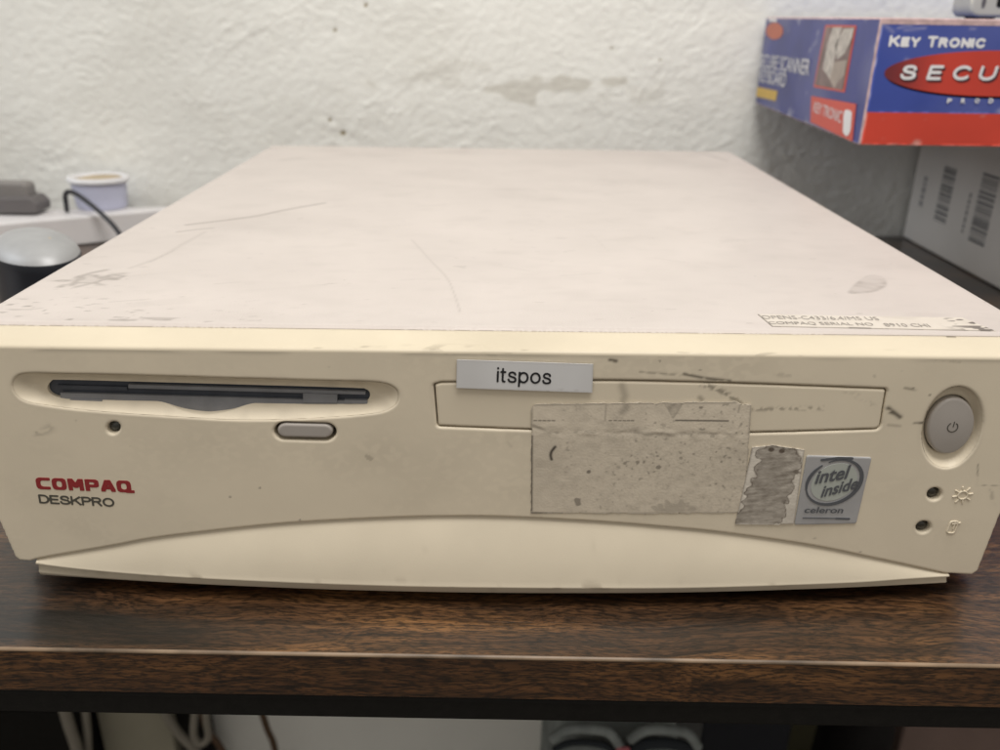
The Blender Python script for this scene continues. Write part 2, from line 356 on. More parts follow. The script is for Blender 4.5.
def _el(cx, cy, rx, ry, a0, a1, n=22):
    return [(cx+rx*math.cos(t), cy+ry*math.sin(t)) for t in np.radians(np.linspace(a0, a1, n))]
_S = smooth_path([(.80, .78), (.70, .93), (.43, 1), (.16, .93), (.07, .75), (.18, .60), (.45, .52), (.74, .43), (.87, .24), (.76, .06), (.44, 0), (.14, .06), (.02, .25)], 4).tolist()
_xs = .72
_o = _el(.36, .36, .36, .36, 0, 360)
ABC = {'D': (.86, [[(0, 0), (0, 1), (.4, 1)]+_el(.4, .5, .46, .5, 90, -90)+[(0, 0)]]), 'E': (.74, [[(.74, 1), (0, 1), (0, 0), (.76, 0)], [(0, .52), (.68, .52)]]),
       'S': (.88, [_S]), 'K': (.84, [[(0, 0), (0, 1)], [(.8, 1), (0, .36)], [(.3, .6), (.84, 0)]]),
       'P': (.76, [[(0, 0), (0, 1), (.46, 1)]+_el(.46, .74, .30, .26, 90, -90)+[(0, .48)]]),
       'R': (.84, [[(0, 0), (0, 1), (.48, 1)]+_el(.48, .75, .30, .25, 90, -90)+[(0, .5)], [(.46, .5), (.82, 0)]]),
       'O': (1.0, [_el(.5, .5, .5, .5, 0, 360, 40)]), 'C': (.9, [_el(.5, .5, .5, .5, 42, 318, 36)]), 'U': (.8, [[(0, 1), (0, .4)]+_el(.4, .4, .4, .4, 180, 360)+[(.8, 1)]]),
       'Y': (.84, [[(0, 1), (.42, .46), (.84, 1)], [(.42, .46), (.42, 0)]]), 'T': (.8, [[(0, 1), (.8, 1)], [(.4, 1), (.4, 0)]]), 'N': (.82, [[(0, 0), (0, 1), (.82, 0), (.82, 1)]]),
       'I': (0., [[(0, 0), (0, 1)]]), 'A': (.9, [[(0, 0), (.45, 1), (.9, 0)], [(.17, .34), (.73, .34)]]), 'B': (.78, [[(0, 0), (0, 1), (.44, 1)]+_el(.44, .76, .28, .24, 90, -90)+[(0, .52)], [(.44, .52)]+_el(.46, .26, .32, .26, 90, -90)+[(0, 0)]]),
       'i': (0., [[(0, 0), (0, _xs)], [(0, .97), (0, 1.0)]]), 't': (.32, [[(.12, .95), (.12, .14)]+_el(.25, .13, .13, .13, 180, 290, 8), [(-.02, _xs), (.32, _xs)]]),
       's': (.62, [(np.array(_S)*[.70, _xs]).tolist()]), 'o': (.72, [_el(.36, _xs/2, .36, _xs/2, 0, 360, 36)]), 'p': (.70, [[(0, -.30), (0, _xs)], _el(.35, _xs/2, .35, _xs/2, 0, 360, 36)]), ' ': (.2, [])}
def stext(name, s, a, b, h, wt, to3, m, parent, gap=.24, vert=None, th=.00012, sizes=None):
    """monoline lettering: baseline from a to b (2-D on a face), capital height h, stroke half-width wt"""
    a, b = np.asarray(a, float), np.asarray(b, float); L = np.linalg.norm(b-a); ux = (b-a)/L; uy = np.array([-ux[1], ux[0]]) if vert is None else np.asarray(vert, float)
    adv = 0; P = []
    for i, ch in enumerate(s):
        k = sizes[i] if sizes else 1.
        wd, st = ABC[ch]
        for q in st: P.append(np.array(q)*k+[adv, 0])
        adv += wd*k+gap
    adv -= gap; kx = (L-2*wt)/adv
    P = [a+(wt+q[:, :1]*kx)*ux+(wt+q[:, 1:]*(h-2*wt))*uy for q in P]
    A = np.vstack(P); bx = (A[:, 0].min()-2*wt, A[:, 0].max()+2*wt, A[:, 1].min()-2*wt, A[:, 1].max()+2*wt)
    return sdf_mesh(name, lambda X, Y: np.min([seg_dist(X, Y, q) for q in P], 0)-wt, bx, max(wt*.55, h/60), to3, m, parent, depth=th)

# ================================================================== setting
YW = .488
def build_wall():
    res = .0014
    xs = np.arange(-.62, .62, res); z1 = np.arange(.0, .26, res)
    Xn, Zn = np.meshgrid(xs, z1); sh = Xn.shape
    c = 1/res/1000   # cells per mm
    H = np.zeros(sh)
    H += .00016*field(sh, 14*c, 9*c, 1)
    for k, (lx, ly, ang, amp) in enumerate(((11, 3.2, .6, .00034), (9, 3, -.35, .00032), (13, 4, 1.1, .00031), (5, 2, .2, .00028), (7, 2.6, 2.2, .00031))):
        n = field(sh, lx*c, ly*c, 20+k, ang); msk = sstep(.15, 1.2, field(sh, 16*c, 16*c, 40+k))
        H += amp*msk*np.exp(-(n/.16)**2)
        H += amp*.45*msk*sstep(-.12, .12, n)
    H += .00009*field(sh, 1.6*c, 1.2*c, 3)+.00006*field(sh, .8*c, .8*c, 9)
    D = np.zeros(sh)
    P = lambda px, py: at((px, py), 1, YW)[[0, 2]]
    rg = .45*field(sh, 5*c, 3*c, 60)
    for px, py, rx, ry, a in ((520, 88, .055, .007, .28), (585, 84, .035, .006, .30), (455, 78, .03, .012, .12), (640, 92, .05, .007, .12), (300, 120, .08, .02, .05)):
        blob(D, Xn, Zn, P(px, py), rx, ry, .03, a, rg)
    for px, py, r in ((366, 5, .0022), (335, 30, .0016), (330, 120, .0018), (343, 133, .0030), (660, 60, .0012), (612, 48, .001)):
        c0 = P(px, py); blob(D, Xn, Zn, c0, r, r*.8, 0, .85); q = np.hypot(Xn-c0[0], Zn-c0[1]); H -= .001*np.exp(-(q/(r*.8))**2)
    D += .035*np.clip(field(sh, 30*c, 20*c, 61), 0, 2)
    # carry on above and below with coarser rows
    lo = np.linspace(-.75, -.012, 40); hi = np.linspace(.27, 1.5, 50)
    xl = np.concatenate([[-1.6, -1.2, -.9, -.75], xs, [.75, .9, 1.2, 1.6]]); zl = np.concatenate([lo, z1, hi])
    Hf = np.zeros((len(zl), len(xl))); Df = np.zeros_like(Hf); Hf[40:40+sh[0], 4:4+sh[1]] = H; Df[40:40+sh[0], 4:4+sh[1]] = D
    X, Z = np.meshgrid(xl, zl)
    V = np.stack([X.ravel(), (YW-Hf).ravel(), Z.ravel()], 1)
    n = len(xl); i, j = np.meshgrid(np.arange(len(zl)-1), np.arange(n-1), indexing='ij'); a = (i*n+j).ravel()
    F = np.stack([a, a+1, a+n+1, a+n], 1)
    m = mat('rough_plaster', (.87, .872, .825, 1), .75, .15, .035, 9, .2, 700, True, dcol=(.22, .165, .07, 1))
    tag(mesh('wall', V, F, m, None, True, attr=Df.ravel()), kind='structure')
build_wall()
tag(mesh('floor', [(-3, -3, -.74), (3, -3, -.74), (3, .6, -.74), (-3, .6, -.74)], [[0, 1, 2, 3]], M['floor']), kind='structure')

# ------------------------------------------------------------------ desk
desk = thing('desk', 'dark rustic wood desk with black steel frame under the old computer', 'desk', (0, .2, -.74))
YE = -.0425; TH = .0165; BH = float(-TH-at((500, 721.5), 1, YE+.001)[2]); SK = math.tan(math.radians(.75))
def skew(o):
    for v in o.data.vertices: v.co.y -= v.co.x*SK*np.clip(1-(v.co.y+.2-YE)/.4, 0, 1)
    return o
def desk_top():
    # rounded nose: rows of (y, z)
    prof = [(YE+.004, -TH), (YE+.0012, -TH), (YE, -TH+.0012), (YE, -.0008), (YE+.0004, -.0004), (YE+.0008, 0)]
    xs = np.linspace(-1.1, 1.1, 45); return prof, xs
prof, xs = desk_top()
def extrude(name, prof, xs, m, parent, smooth=False):
    n = len(prof); V = [(x, y, z) for x in xs for (y, z) in prof]; F = []
    for i in range(len(xs)-1):
        for k in range(n-1): F.append([i*n+k, (i+1)*n+k, (i+1)*n+k+1, i*n+k+1])
    return mesh(name, V, F, m, parent, smooth)
skew(extrude('tabletop', [(YE+.0008, 0), (.02, 0), (.2, 0), (.484, 0), (.484, -TH), (YE+.004, -TH)], xs, M['wood'], desk))
skew(extrude('edge_band', prof[:4], xs, M['wood_edge'], desk))
skew(extrude('edge_highlight', [(YE, -.0008), (YE-.0001, -.0005), (YE+.0002, -.0001), (YE+.0008, .0001)], xs, M['trim_highlight'], desk, True))  # pale strip colours in the highlight along the worn, rounded front edge
skew(box('frame_beam', (-1.08, YE+.001, -TH-BH), (1.08, YE+.024, -TH-.0002), M['blacksteel'], desk, .0012))
box('frame_beam', (-1.08, .44, -TH-BH), (1.08, .463, -TH-.0002), M['blacksteel'], desk, .0012)
for sx in (-1, 1):
    box('leg', (sx*1.05-.015, YE+.004, -.74), (sx*1.05+.015, YE+.034, -TH-BH-.0002), M['blacksteel'], desk, .0012)
    box('leg', (sx*1.05-.015, .432, -.74), (sx*1.05+.015, .462, -TH-BH-.0002), M['blacksteel'], desk, .0012)

# ================================================================== the computer
HT = .0855; DEP = .3716; YF = -.013; ZT = HT-.0030
pc = thing('desktop_computer', 'yellowed beige flat desktop computer with scuffed lid, stickers and floppy slot, on the wooden desk', 'computer', (0, .18, 0))
def F2(px, py, y=YF):
    p = at((px, py), 1, y); return np.array([p[0], p[2]])
def FP(pts, y=YF): return np.array([F2(a, b, y) for a, b in pts])
def face3(y0):
    return lambda u, v, h: np.stack([u, y0-h, v], -1)
T2 = lambda px, py: at((px, py), 2, HT)[:2]
TP = lambda pts: np.array([T2(a, b) for a, b in pts])

# ---- lid (top and sides)
def lid_paint(D, X, Y):
    sh = X.shape; c = 1/.0007/1000
    rg = field(sh, 1.5*c, 1.0*c, 5); big = field(sh, 25*c, 18*c, 6); mid = field(sh, 8*c, 5*c, 11)
    D += .042*np.clip(big+.6*mid, 0, 3)*.7+.022*np.clip(field(sh, 2.5*c, 1.4*c, 15), 0, 3); D += .06*sstep(.9, 1.8, field(sh, 10*c, 3*c, 16, .3))*sstep(-.3, .8, mid)
    for pts, wd, a in (([(186, 225), (215, 221.5), (243, 218), (262, 215), (285, 210), (325, 203)], .0008, .80),
                       ([(177, 232), (197, 229.5), (213, 228)], .0007, .62), ([(186, 225), (250, 216.8)], .0004, .6),
                       ([(412, 240), (432, 262), (447, 278), (455, 296), (460, 312)], .0004, .24),
                       ([(130, 268), (160, 257), (185, 243), (205, 232)], .0012, .20), ([(150, 262), (175, 250)], .0006, .32),
                       ([(214, 284), (240, 282)], .0004, .25), ([(298, 219), (302, 218)], .0008, .3), ([(420, 206), (445, 205)], .002, .10),
                       ([(225, 325), (330, 327)], .0002, .3), ([(690, 150), (715, 157), (727, 161)], .0022, .30), ([(283, 160), (300, 158)], .003, .22),
                       ([(110, 302), (150, 299)], .0004, .25), ([(560, 276), (600, 273)], .0005, .15), ([(655, 258), (690, 263)], .0005, .16)):
        stroke(D, X, Y, smooth_path(TP(pts), 5), wd, a)
    # oval scuffs near the front left, tear-shaped smudge front right
    blob(D, X, Y, T2(90, 279), .0085, .0062, .4, .45, .3*rg, True)
    stroke(D, X, Y, smooth_path(TP([(72, 285), (85, 275), (106, 270)]), 5), .0013, .50)
    stroke(D, X, Y, smooth_path(TP([(76, 287), (92, 283), (108, 278)]), 5), .0011, .42)
    sm = poly_sdf(smooth_path(TP([(848, 292), (862, 279), (872, 275), (884, 278), (886, 285), (876, 291), (862, 293)]), 5, True))
    s = sm(X, Y)+.0005*mid; D[:] = np.maximum(D, np.where(s < 0, .22+.20*np.exp(-(s/.0016)**2)*sstep(-1, 1.5, mid+rg), .34*np.exp(-(s/.0006)**2)*sstep(-1.2, 1, mid))+.05*np.clip(rg, -1, 1)*(s < .0005))
    g = np.random.default_rng(3)
    # chipped specks crowding to the front left corner and along the front edge
    spk = field(sh, .9*c, .45*c, 8); spk2 = field(sh, 2.2*c, .7*c, 9)
    fl = np.exp(-np.clip(Y-.002, 0, 1)/.016)*np.exp(-np.clip(X+.155, 0, 1)/.05)
    D[:] = np.maximum(D, .55*sstep(1.9, 2.5, spk+.9*fl)*np.clip(fl*3, 0, 1)); D[:] = np.maximum(D, .42*sstep(1.9, 2.5, spk2+1.0*fl)*np.clip(fl*3, 0, 1))
    D[:] = np.maximum(D, .30*sstep(2.9, 3.4, spk)); D[:] = np.maximum(D, .22*sstep(2.7, 3.2, spk2+.5*np.exp(-Y/.03)))
    for _ in range(16):
        x0, y0 = g.uniform(-.14, .14), g.uniform(.02, .36); a = g.normal(0, .5); l = g.uniform(.006, .04)
        stroke(D, X, Y, [(x0, y0), (x0+l*.5*math.cos(a), y0+l*.5*math.sin(a)+.0006), (x0+l*math.cos(a), y0+l*math.sin(a))], .0003, g.uniform(.08, .2))
    D *= sstep(.0022, .0036, Y)
    # rubbed band along the back, ghosts of things that stood on it
    D[:] = np.maximum(D, .13*np.exp(-((Y-.355)/.012)**2)*sstep(-.4, 1.2, mid)); D[:] = np.maximum(D, .10*np.exp(-((Y-.315)/.008)**2)*sstep(0, 1.2, big))
    np.clip(D, 0, .9, out=D)
lid_out = rounded([(-.160, .0008), (.160, .0008), (.160, DEP), (-.160, DEP)], .004)
sdf_mesh('lid', poly_sdf(lid_out), (-.160, .160, .0008, DEP), .0007, lambda u, v, h: np.stack([u, v, HT+h], -1), M['cover'], pc, depth=HT-.008, bevel=.0008, paint=lid_paint)
box('light_block', (-.150, -.004, .004), (.150, DEP-.004, .070), M['dark'], pc, .001)  # unseen dark box added inside to block light behind the front gaps
for sx, yy in ((-.125, .012), (.125, .012), (-.125, .34), (.125, .34)):
    A = [(sx+.009*math.cos(t), yy+.009*math.sin(t)) for t in np.linspace(0, 2*math.pi, 24, endpoint=False)]
    rings('foot', [np.array([(x, y, z) for x, y in A]) for z in (0, .0045)], M['rubber'], pc, True, True, False)

# ---- outlines on the front
ARCH = smooth_path([(30, 561.5), (45, 557.5), (112, 546), (149, 539), (200, 532.5), (275, 524.5), (349, 519.8), (424, 517), (500, 517), (593, 521.5), (663, 527), (720, 532.5), (808, 545), (880, 559.5), (945, 573.5)], 5)
low = FP([(15, 557), (19, 560.5)]); lowr = FP([(972, 575), (978, 571)])
outline = np.concatenate([[(-.1613, ZT), (-.1590, .045), (-.1558, .0252)], low, FP(ARCH), lowr, [(.1524, .0312), (.1565, .055), (.1600, ZT)]])[::1]
dish = FP(smooth_path([(13, 388), (16, 377.5), (28, 373.8), (60, 374), (150, 376), (250, 379), (340, 381.3), (378, 382.8), (394, 388), (398, 397), (393, 406.5), (376, 413), (330, 417.3), (282, 419.6), (235, 419.8), (180, 417), (100, 411.5), (45, 405), (22, 399.5)], 6, True))
slot = FP(smooth_path([(47, 388), (51, 381.3), (60, 380), (130, 381.7), (250, 385), (350, 388), (366, 389.5), (370, 395), (366, 401.5), (352, 403), (320, 402.6), (290, 402.4), (268, 402.2), (257, 402.6), (246, 405.0), (232, 409.0), (213, 411.3), (202, 411.0), (184, 408.3), (168, 403.6), (156, 400.8), (140, 400.0), (100, 399.2), (66, 398.4), (52, 395)], 6, True), YF+.0035)
bayo = FP([(433.5, 384.5), (440, 382.2), (593, 379.6), (740, 383), (887.5, 388.8), (880.5, 430), (745, 434.2), (640, 433.6), (530, 430.8), (437, 427)])
bayo = rounded(bayo, [.0004, .0006, .02, .02, .001, .002, .02, .02, .02, .001])
def capsule(x0, x1, yc0, yc1, hy, n=14):
    L = [(x0+hy*1.25*math.cos(t), yc0+hy*math.sin(t)) for t in np.linspace(math.pi*1.5, math.pi*.5, n)]
    R = [(x1+hy*1.25*math.cos(t), yc1+hy*math.sin(t)) for t in np.linspace(math.pi*.5, -math.pi*.5, n)]
    return L+R
ejo = FP(capsule(285, 325, 431.2, 432.2, 9.0)); eji = FP(capsule(286, 324, 430.3, 431.3, 7.0))
def ell(cx, cy, rx, ry, sk=0., n=48):
    return [(cx+rx*math.cos(t)-sk*ry*math.sin(t), cy+ry*math.sin(t)) for t in np.linspace(0, 2*math.pi, n, endpoint=False)]
pwo = FP(ell(952.5, 427.5, 29.5, 40.5, .16)); pwi = FP(ell(951, 426.2, 24.2, 29.2, .16), YF+.0012)
LEDS = [(113.3, 428, 6.6, 6.2, 'led_green'), (934.5, 494.3, 7.2, 6.3, 'led'), (923.5, 527.3, 7.2, 6.0, 'led')]
leds = [FP(ell(a, b, c, d, .1, 24)) for a, b, c, d, _ in LEDS]
fo = poly_sdf(outline); holes = [poly_sdf(h) for h in [dish, bayo, ejo, pwo]+leds]
hole_fn = lambda X, Y: np.min([h(X, Y) for h in holes], 0)
panel_fn = lambda X, Y: np.maximum(fo(X, Y), -hole_fn(X, Y))
btm = poly_sdf(np.concatenate([outline[:-1][1:], [(.3, .055), (.3, .2), (-.3, .2), (-.3, .045)]]))
bev_fn = lambda X, Y: np.maximum(np.where(Y < .055, fo(X, Y), -1), -hole_fn(X, Y))
def face_paint(D, X, Y):
    sh = X.shape; c = 1/.0004/1000
    rg = field(sh, 1.0*c, .8*c, 31); big = field(sh, 22*c, 10*c, 32)
    D += .035*np.clip(big, 0, 3)+.02*np.clip(field(sh, 5*c, 3*c, 33), 0, 3)
    for pts, wd, a in (([(888, 408), (900, 417)], .0007, .8), ([(890, 412), (896, 414)], .0006, .8), ([(914, 423.5), (926, 422.5)], .00045, .8), ([(888, 425), (900, 426)], .0005, .3),
                       ([(978, 464), (977, 486)], .00022, .5), ([(975, 485), (1000, 486)], .00022, .45), ([(991, 490), (993, 505)], .0006, .28),
                       ([(38, 436), (50, 428)], .0013, .25), ([(640, 372), (680, 375)], .0004, .45), ([(684, 374), (704, 378), (730, 381)], .0005, .75),
                       ([(905, 388), (916, 390)], .0004, .5), ([(776, 375), (795, 374.5)], .0008, .2), ([(445, 353.6), (500, 355)], .0006, .35), ([(610, 360), (616, 361)], .0006, .8),
                       ([(520, 442), (524, 450)], .0008, .28), ([(508, 442), (511, 446)], .0006, .22), ([(935, 360), (960, 362)], .0004, .3)):
        stroke(D, X, Y, FP(pts), wd, a)
    D *= sstep(-1.3, .3, field(sh, .7*c, .5*c, 37))*.9+.1; D *= 1.15
    g = np.random.default_rng(12)
    for px, py in ((913, 388), (300, 520), (930, 395), (660, 361), (700, 370), (230, 497), (95, 385), (60, 480), (860, 552), (260, 488)):
        blob(D, X, Y, F2(px, py), .0005, .0004, 0, .55)
    D[:] = np.maximum(D, .35*sstep(3.0, 3.5, rg))
    # grime settled under the front edge and round the openings
    D[:] = np.maximum(D, .28*np.exp(-((Y-ZT)/.0009)**2)*sstep(-.2, 1.2, field(sh, 7*c, 2*c, 34)))
    hd = hole_fn(X, Y); D[:] = np.maximum(D, .16*np.exp(-(hd/.0011)**2)*sstep(-.6, 1, field(sh, 4*c, 4*c, 35)))
    np.clip(D, 0, .9, out=D)
sdf_mesh('front_bezel', panel_fn, (-.1625, .1615, .006, ZT), .0004, face3(YF), M['bezel'], pc, depth=-0.0+.0125, bevel=.0006, bevelfn=bev_fn, paint=face_paint)
bezel = [o for o in pc.children if o.name.startswith('front_bezel')][0]
# top strip of the bezel
def strip():
    prof = [(YF, ZT)]+[(YF+.0011*(1-math.cos(t)), ZT+.0011*math.sin(t)) for t in np.linspace(.2, 1.35, 6)]+[(YF+.004, HT-.0013), (-.0008, HT-.0004), (-.0003, HT-.0008), (-.0002, HT-.006)]
    # dense along x so it can carry grime
    xs = np.linspace(-.1613, .1600, 560); P = [prof[0]]
    for a, b in zip(prof[:-1], prof[1:]):
        k = 6 if abs(a[0]-b[0]) > .002 else 1
        for t in range(1, k+1): P.append((a[0]+(b[0]-a[0])*t/k, a[1]+(b[1]-a[1])*t/k))
    n = len(P); V = np.array([(x, y, z) for x in xs for y, z in P]); i, j = np.meshgrid(np.arange(len(xs)-1), np.arange(n-1), indexing='ij'); a = (i*n+j).ravel()
    F = np.stack([a, a+n, a+n+1, a+1], 1)
    A = np.zeros((len(xs), n)); rg = field(A.shape, 1.2, 3, 71); A += .05*np.clip(field(A.shape, 6, 30, 72), 0, 3)
    X = V[:, 0].reshape(A.shape); Yy = V[:, 1].reshape(A.shape)
    A = np.maximum(A, .45*sstep(1.6, 2.6, rg)*np.exp(-((Yy+.0118)/.0016)**2))
    x0 = at((955, 341), 2, HT-.001)[0]; A = np.maximum(A, .95*(np.hypot(X-x0, (Yy+.0008)*1.5) < .0014))
    x1 = at((455, 345), 2, HT-.001)[0]; A = np.maximum(A, .4*np.exp(-((X-x1)/.014)**2)*np.exp(-((Yy+.0115)/.002)**2)*sstep(-.3, 1, rg))
    o = mesh('bezel_top_edge', V, F, M['strip'], bezel, True, attr=A.ravel()); return o
strip()
# recessed dish round the disk slot
bb = lambda P: (P[:, 0].min(), P[:, 0].max(), P[:, 1].min(), P[:, 1].max())
def resample(P, n):
    Q = np.vstack([P, P[:1]]); s = np.concatenate([[0], np.cumsum(np.linalg.norm(np.diff(Q, axis=0), axis=1))]); t = np.linspace(0, s[-1], n, endpoint=False)
    return np.stack([np.interp(t, s, Q[:, k]) for k in (0, 1)], 1)
def by_angle(outer, inner, n=110):
    """pair two outlines: upper and lower halves split at the extreme left and right, then equal arc length"""
    def halves(P):
        P = resample(P, 900); l, r = P[:, 0].argmin(), P[:, 0].argmax()
        a = np.vstack([P[l:], P[:l+1]]) if r < l else P[l:]
        k = (r-l) % len(P); Q = np.roll(P, -l, 0); A = Q[:k+1]; B = np.vstack([Q[k:], Q[:1]])
        def rs(T):
            d = np.concatenate([[0], np.cumsum(np.linalg.norm(np.diff(T, axis=0), axis=1))]); t = np.linspace(0, d[-1], n, endpoint=False); return np.stack([np.interp(t, d, T[:, c]) for c in (0, 1)], 1)
        return np.vstack([rs(A), rs(B)])
    return halves(outer), halves(inner)
def dish_mesh(name, outer, inner, d1, m, parent, prof, back):
    O, I = by_angle(outer, inner); R = []
    for t, q in prof:
        P = O+(I-O)*t; R.append(np.stack([P[:, 0], np.full(len(P), YF+.0004+d1*q), P[:, 1]], 1))
    R.append(np.stack([I[:, 0], np.full(len(I), YF+d1+back), I[:, 1]], 1))
    return rings(name, R, m, parent)
cap_ = FP(smooth_path([(47, 388), (51, 381.3), (60, 380), (130, 381.7), (250, 385), (350, 388), (366, 389.5), (370, 395), (366, 401.5), (352, 403), (310, 402.8), (258, 401.6), (205, 400.8), (150, 399.9), (105, 399.2), (66, 398.4), (52, 395)], 6, True), YF+.0035)
dfo, dfc, dfs = poly_sdf(dish), poly_sdf(cap_), poly_sdf(slot)
def dish_depth(X, Y):
    a, b_ = np.clip(-dfo(X, Y), 0, 1), np.clip(dfc(X, Y), 0, 1); q = a/(a+b_+1e-7)
    return -.0003-.0034*(1-(1-np.clip(q, 0, 1))**1.7)
sdf_mesh('slot_surround', lambda X, Y: np.maximum(dfo(X, Y), -dfs(X, Y)), bb(dish), .0003, face3(YF), M['bezel'], bezel, depth=.0062, relief=dish_depth, paint=lambda D, X, Y: D.__iadd__(.05*np.clip(field(X.shape, 5, 4, 77), 0, 3)))
# disk drive behind the slot
fd = mesh('floppy_drive', *box_vf((F2(40, 390)[0], YF+.0048, F2(60, 415)[1]), (F2(376, 390)[0], YF+.02, F2(60, 374)[1]), .0005), M['drive'], pc)
a, b = F2(60, 391, YF+.0046), F2(368, 399, YF+.0046)
def quad_box(name, px, y, t, m, parent, bev=.0002):
    P = FP(px, y); return polyplate(name, [(p[0], y, p[1]) for p in P], m, parent, (0, -1, 0), t)
quad_box('drive_flap', [(62, 391.5), (365, 399.8), (365, 404), (262, 405), (232, 411), (210, 413), (184, 410.5), (150, 402), (62, 398)], YF+.0046, .0010, M['drive_grey'], fd)
quad_box('drive_flap', [(58, 384.2), (128, 386), (128, 389.5), (58, 388)], YF+.0046, .0007, M['drive'], fd)
quad_box('latch', [(304, 391.5), (338, 392.5), (338, 401), (304, 400.5)], YF+.0046, .0014, M['drive_grey'], fd)
quad_box('latch', [(345, 398), (368, 398.6), (368, 402), (345, 401.6)], YF+.0046, .0013, M['drive_grey'], fd)
quad_box('latch', [(72, 397), (104, 397.8), (104, 400), (72, 399.4)], YF+.0046, .0013, M['drive_grey'], fd)
quad_box('slot_lip', [(130, 383), (366, 390), (366, 393), (130, 386.5)], YF+.0046, .0012, M['drive_grey'], fd)
# eject button
sdf_mesh('eject_button', poly_sdf(eji), bb(eji), .00025, face3(YF-.0002), M['button'], pc, depth=.006, bevel=.0008)
# lenses
for P, (a, b, c_, d_, mk) in zip(leds, LEDS):
    cen = P.mean(0); R = []
    for k in (1.0, 1.0, .78, .45, .15):
        y = YF+{1.0: .0022, .78: .0016, .45: .0012, .15: .0011}[k]
        Q = cen+(P-cen)*k*.96; R.append(np.stack([Q[:, 0], np.full(len(Q), y), Q[:, 1]], 1))
    R[0][:, 1] = YF+.006
    o = rings('indicator_light', R, M[mk], pc, False, True)
# drive bay cover
bay_in = poly_sdf(bayo); bay_fn = lambda X, Y: bay_in(X, Y)+.00038
def bay_paint(D, X, Y):
    sh = X.shape; c = 1/.0004/1000
    D += .03*np.clip(field(sh, 12*c, 8*c, 81), 0, 3)
    rg = field(sh, .32*c, .3*c, 82); wv = field(sh, 2*c, 2*c, 83)
    # ghost of a torn strip: two ragged lines
    s = seg_dist(X, Y, smooth_path(FP([(702, 384), (722, 392), (737, 401), (744, 407)]), 5)); D[:] = np.maximum(D, .62*np.exp(-(s/.0010)**2)*sstep(-.7, 1.0, rg))
    s = seg_dist(X, Y, FP([(752, 410), (780, 409), (824, 408.5)])); D[:] = np.maximum(D, .52*np.exp(-(s/.0007)**2)*sstep(-.7, .9, rg))
    s = seg_dist(X, Y, smooth_path(FP([(846, 392), (860, 397), (873, 406)]), 5)); D[:] = np.maximum(D, .18*np.exp(-(s/.0009)**2)*sstep(-.5, 1, rg))
    for pts, wd, a in (([(622, 386), (625, 396), (622, 404)], .0012, .38), ([(700, 398), (702, 400)], .0008, .5)):
        stroke(D, X, Y, FP(pts), wd, a)
    np.clip(D, 0, .9, out=D)
sdf_mesh('drive_bay_cover', bay_fn, bb(bayo), .0004, face3(YF+.0002), M['bezel'], pc, depth=.008, bevel=.0005, paint=bay_paint)
# power button in its dish
dish_mesh('button_surround', pwo, pwi, .0026, M['bezel'], bezel, [(0, 0), (.08, .2), (.2, .42), (.4, .68), (.6, .85), (.8, .95), (1, 1)], .004)
pcn = pwi.mean(0); pwb = pcn+(pwi-pcn)*.965
psd = poly_sdf(pwb)
pb = sdf_mesh('power_button', psd, bb(pwb), .0003, face3(YF+.0014), M['button'], pc, depth=.008, bevel=.0007,
              relief=lambda X, Y: .0009*(1-((X-pcn[0])/.0085)**2-((Y-pcn[1])/.0105)**2))
def sdf_print(name, fn, pts_px, y, res, m, parent, th=.00012):
    P = FP(pts_px, y); b_ = bb(P); return sdf_mesh(name, fn, b_, res, face3(y), m, parent, depth=th)
pc0 = F2(953, 427.6, YF+.0003); R0 = .0015
def arc(c, r, a0, a1, n=20): return [(c[0]+r*math.cos(t), c[1]+r*math.sin(t)) for t in np.linspace(a0, a1, n)]
ringp = arc(pc0, R0, math.radians(125), math.radians(415)); barp = [(pc0[0]+.0001, pc0[1]+R0*.1), (pc0[0]+.0002, pc0[1]+R0*1.15)]
pfn = lambda X, Y: np.minimum(seg_dist(X, Y, ringp), seg_dist(X, Y, barp))-.00014
sdf_mesh('power_symbol', pfn, (pc0[0]-.003, pc0[0]+.003, pc0[1]-.003, pc0[1]+.003), .00010, face3(YF+.00042), M['logo_grey'], pb, depth=.0004)
# embossed lamp and disk marks
c0 = F2(962.5, 495)
sun = [arc(c0, .0014, 0, 2*math.pi)]+[[(c0[0]+.0020*math.cos(t), c0[1]+.0020*math.sin(t)), (c0[0]+.0029*math.cos(t), c0[1]+.0029*math.sin(t))] for t in np.arange(8)*math.pi/4+.2]
sfn = lambda X, Y: np.min([seg_dist(X, Y, s) for s in sun], 0)-.00024
sdf_mesh('lamp_symbol', sfn, (c0[0]-.004, c0[0]+.004, c0[1]-.004, c0[1]+.004), .00012, face3(YF-.00035), M['bezel'], bezel, depth=.0004, bevel=.00018)
c1 = F2(952, 527)
dk = [rounded([(c1[0]-.0013, c1[1]-.0021), (c1[0]+.0011, c1[1]-.0021), (c1[0]+.0015, c1[1]+.0021), (c1[0]-.0009, c1[1]+.0021)], .0008).tolist()]
dk[0].append(dk[0][0]); dk.append([(c1[0]+.0006, c1[1]+.0016), (c1[0]+.0004, c1[1]-.0006)]); dk.append([(c1[0]-.0002, c1[1]+.0012), (c1[0]+.0021, c1[1]+.0016)])
dfn = lambda X, Y: np.min([seg_dist(X, Y, s) for s in dk], 0)-.00024
sdf_mesh('disk_symbol', dfn, (c1[0]-.004, c1[0]+.004, c1[1]-.004, c1[1]+.004), .00012, face3(YF-.00035), M['bezel'], bezel, depth=.0004, bevel=.00018)
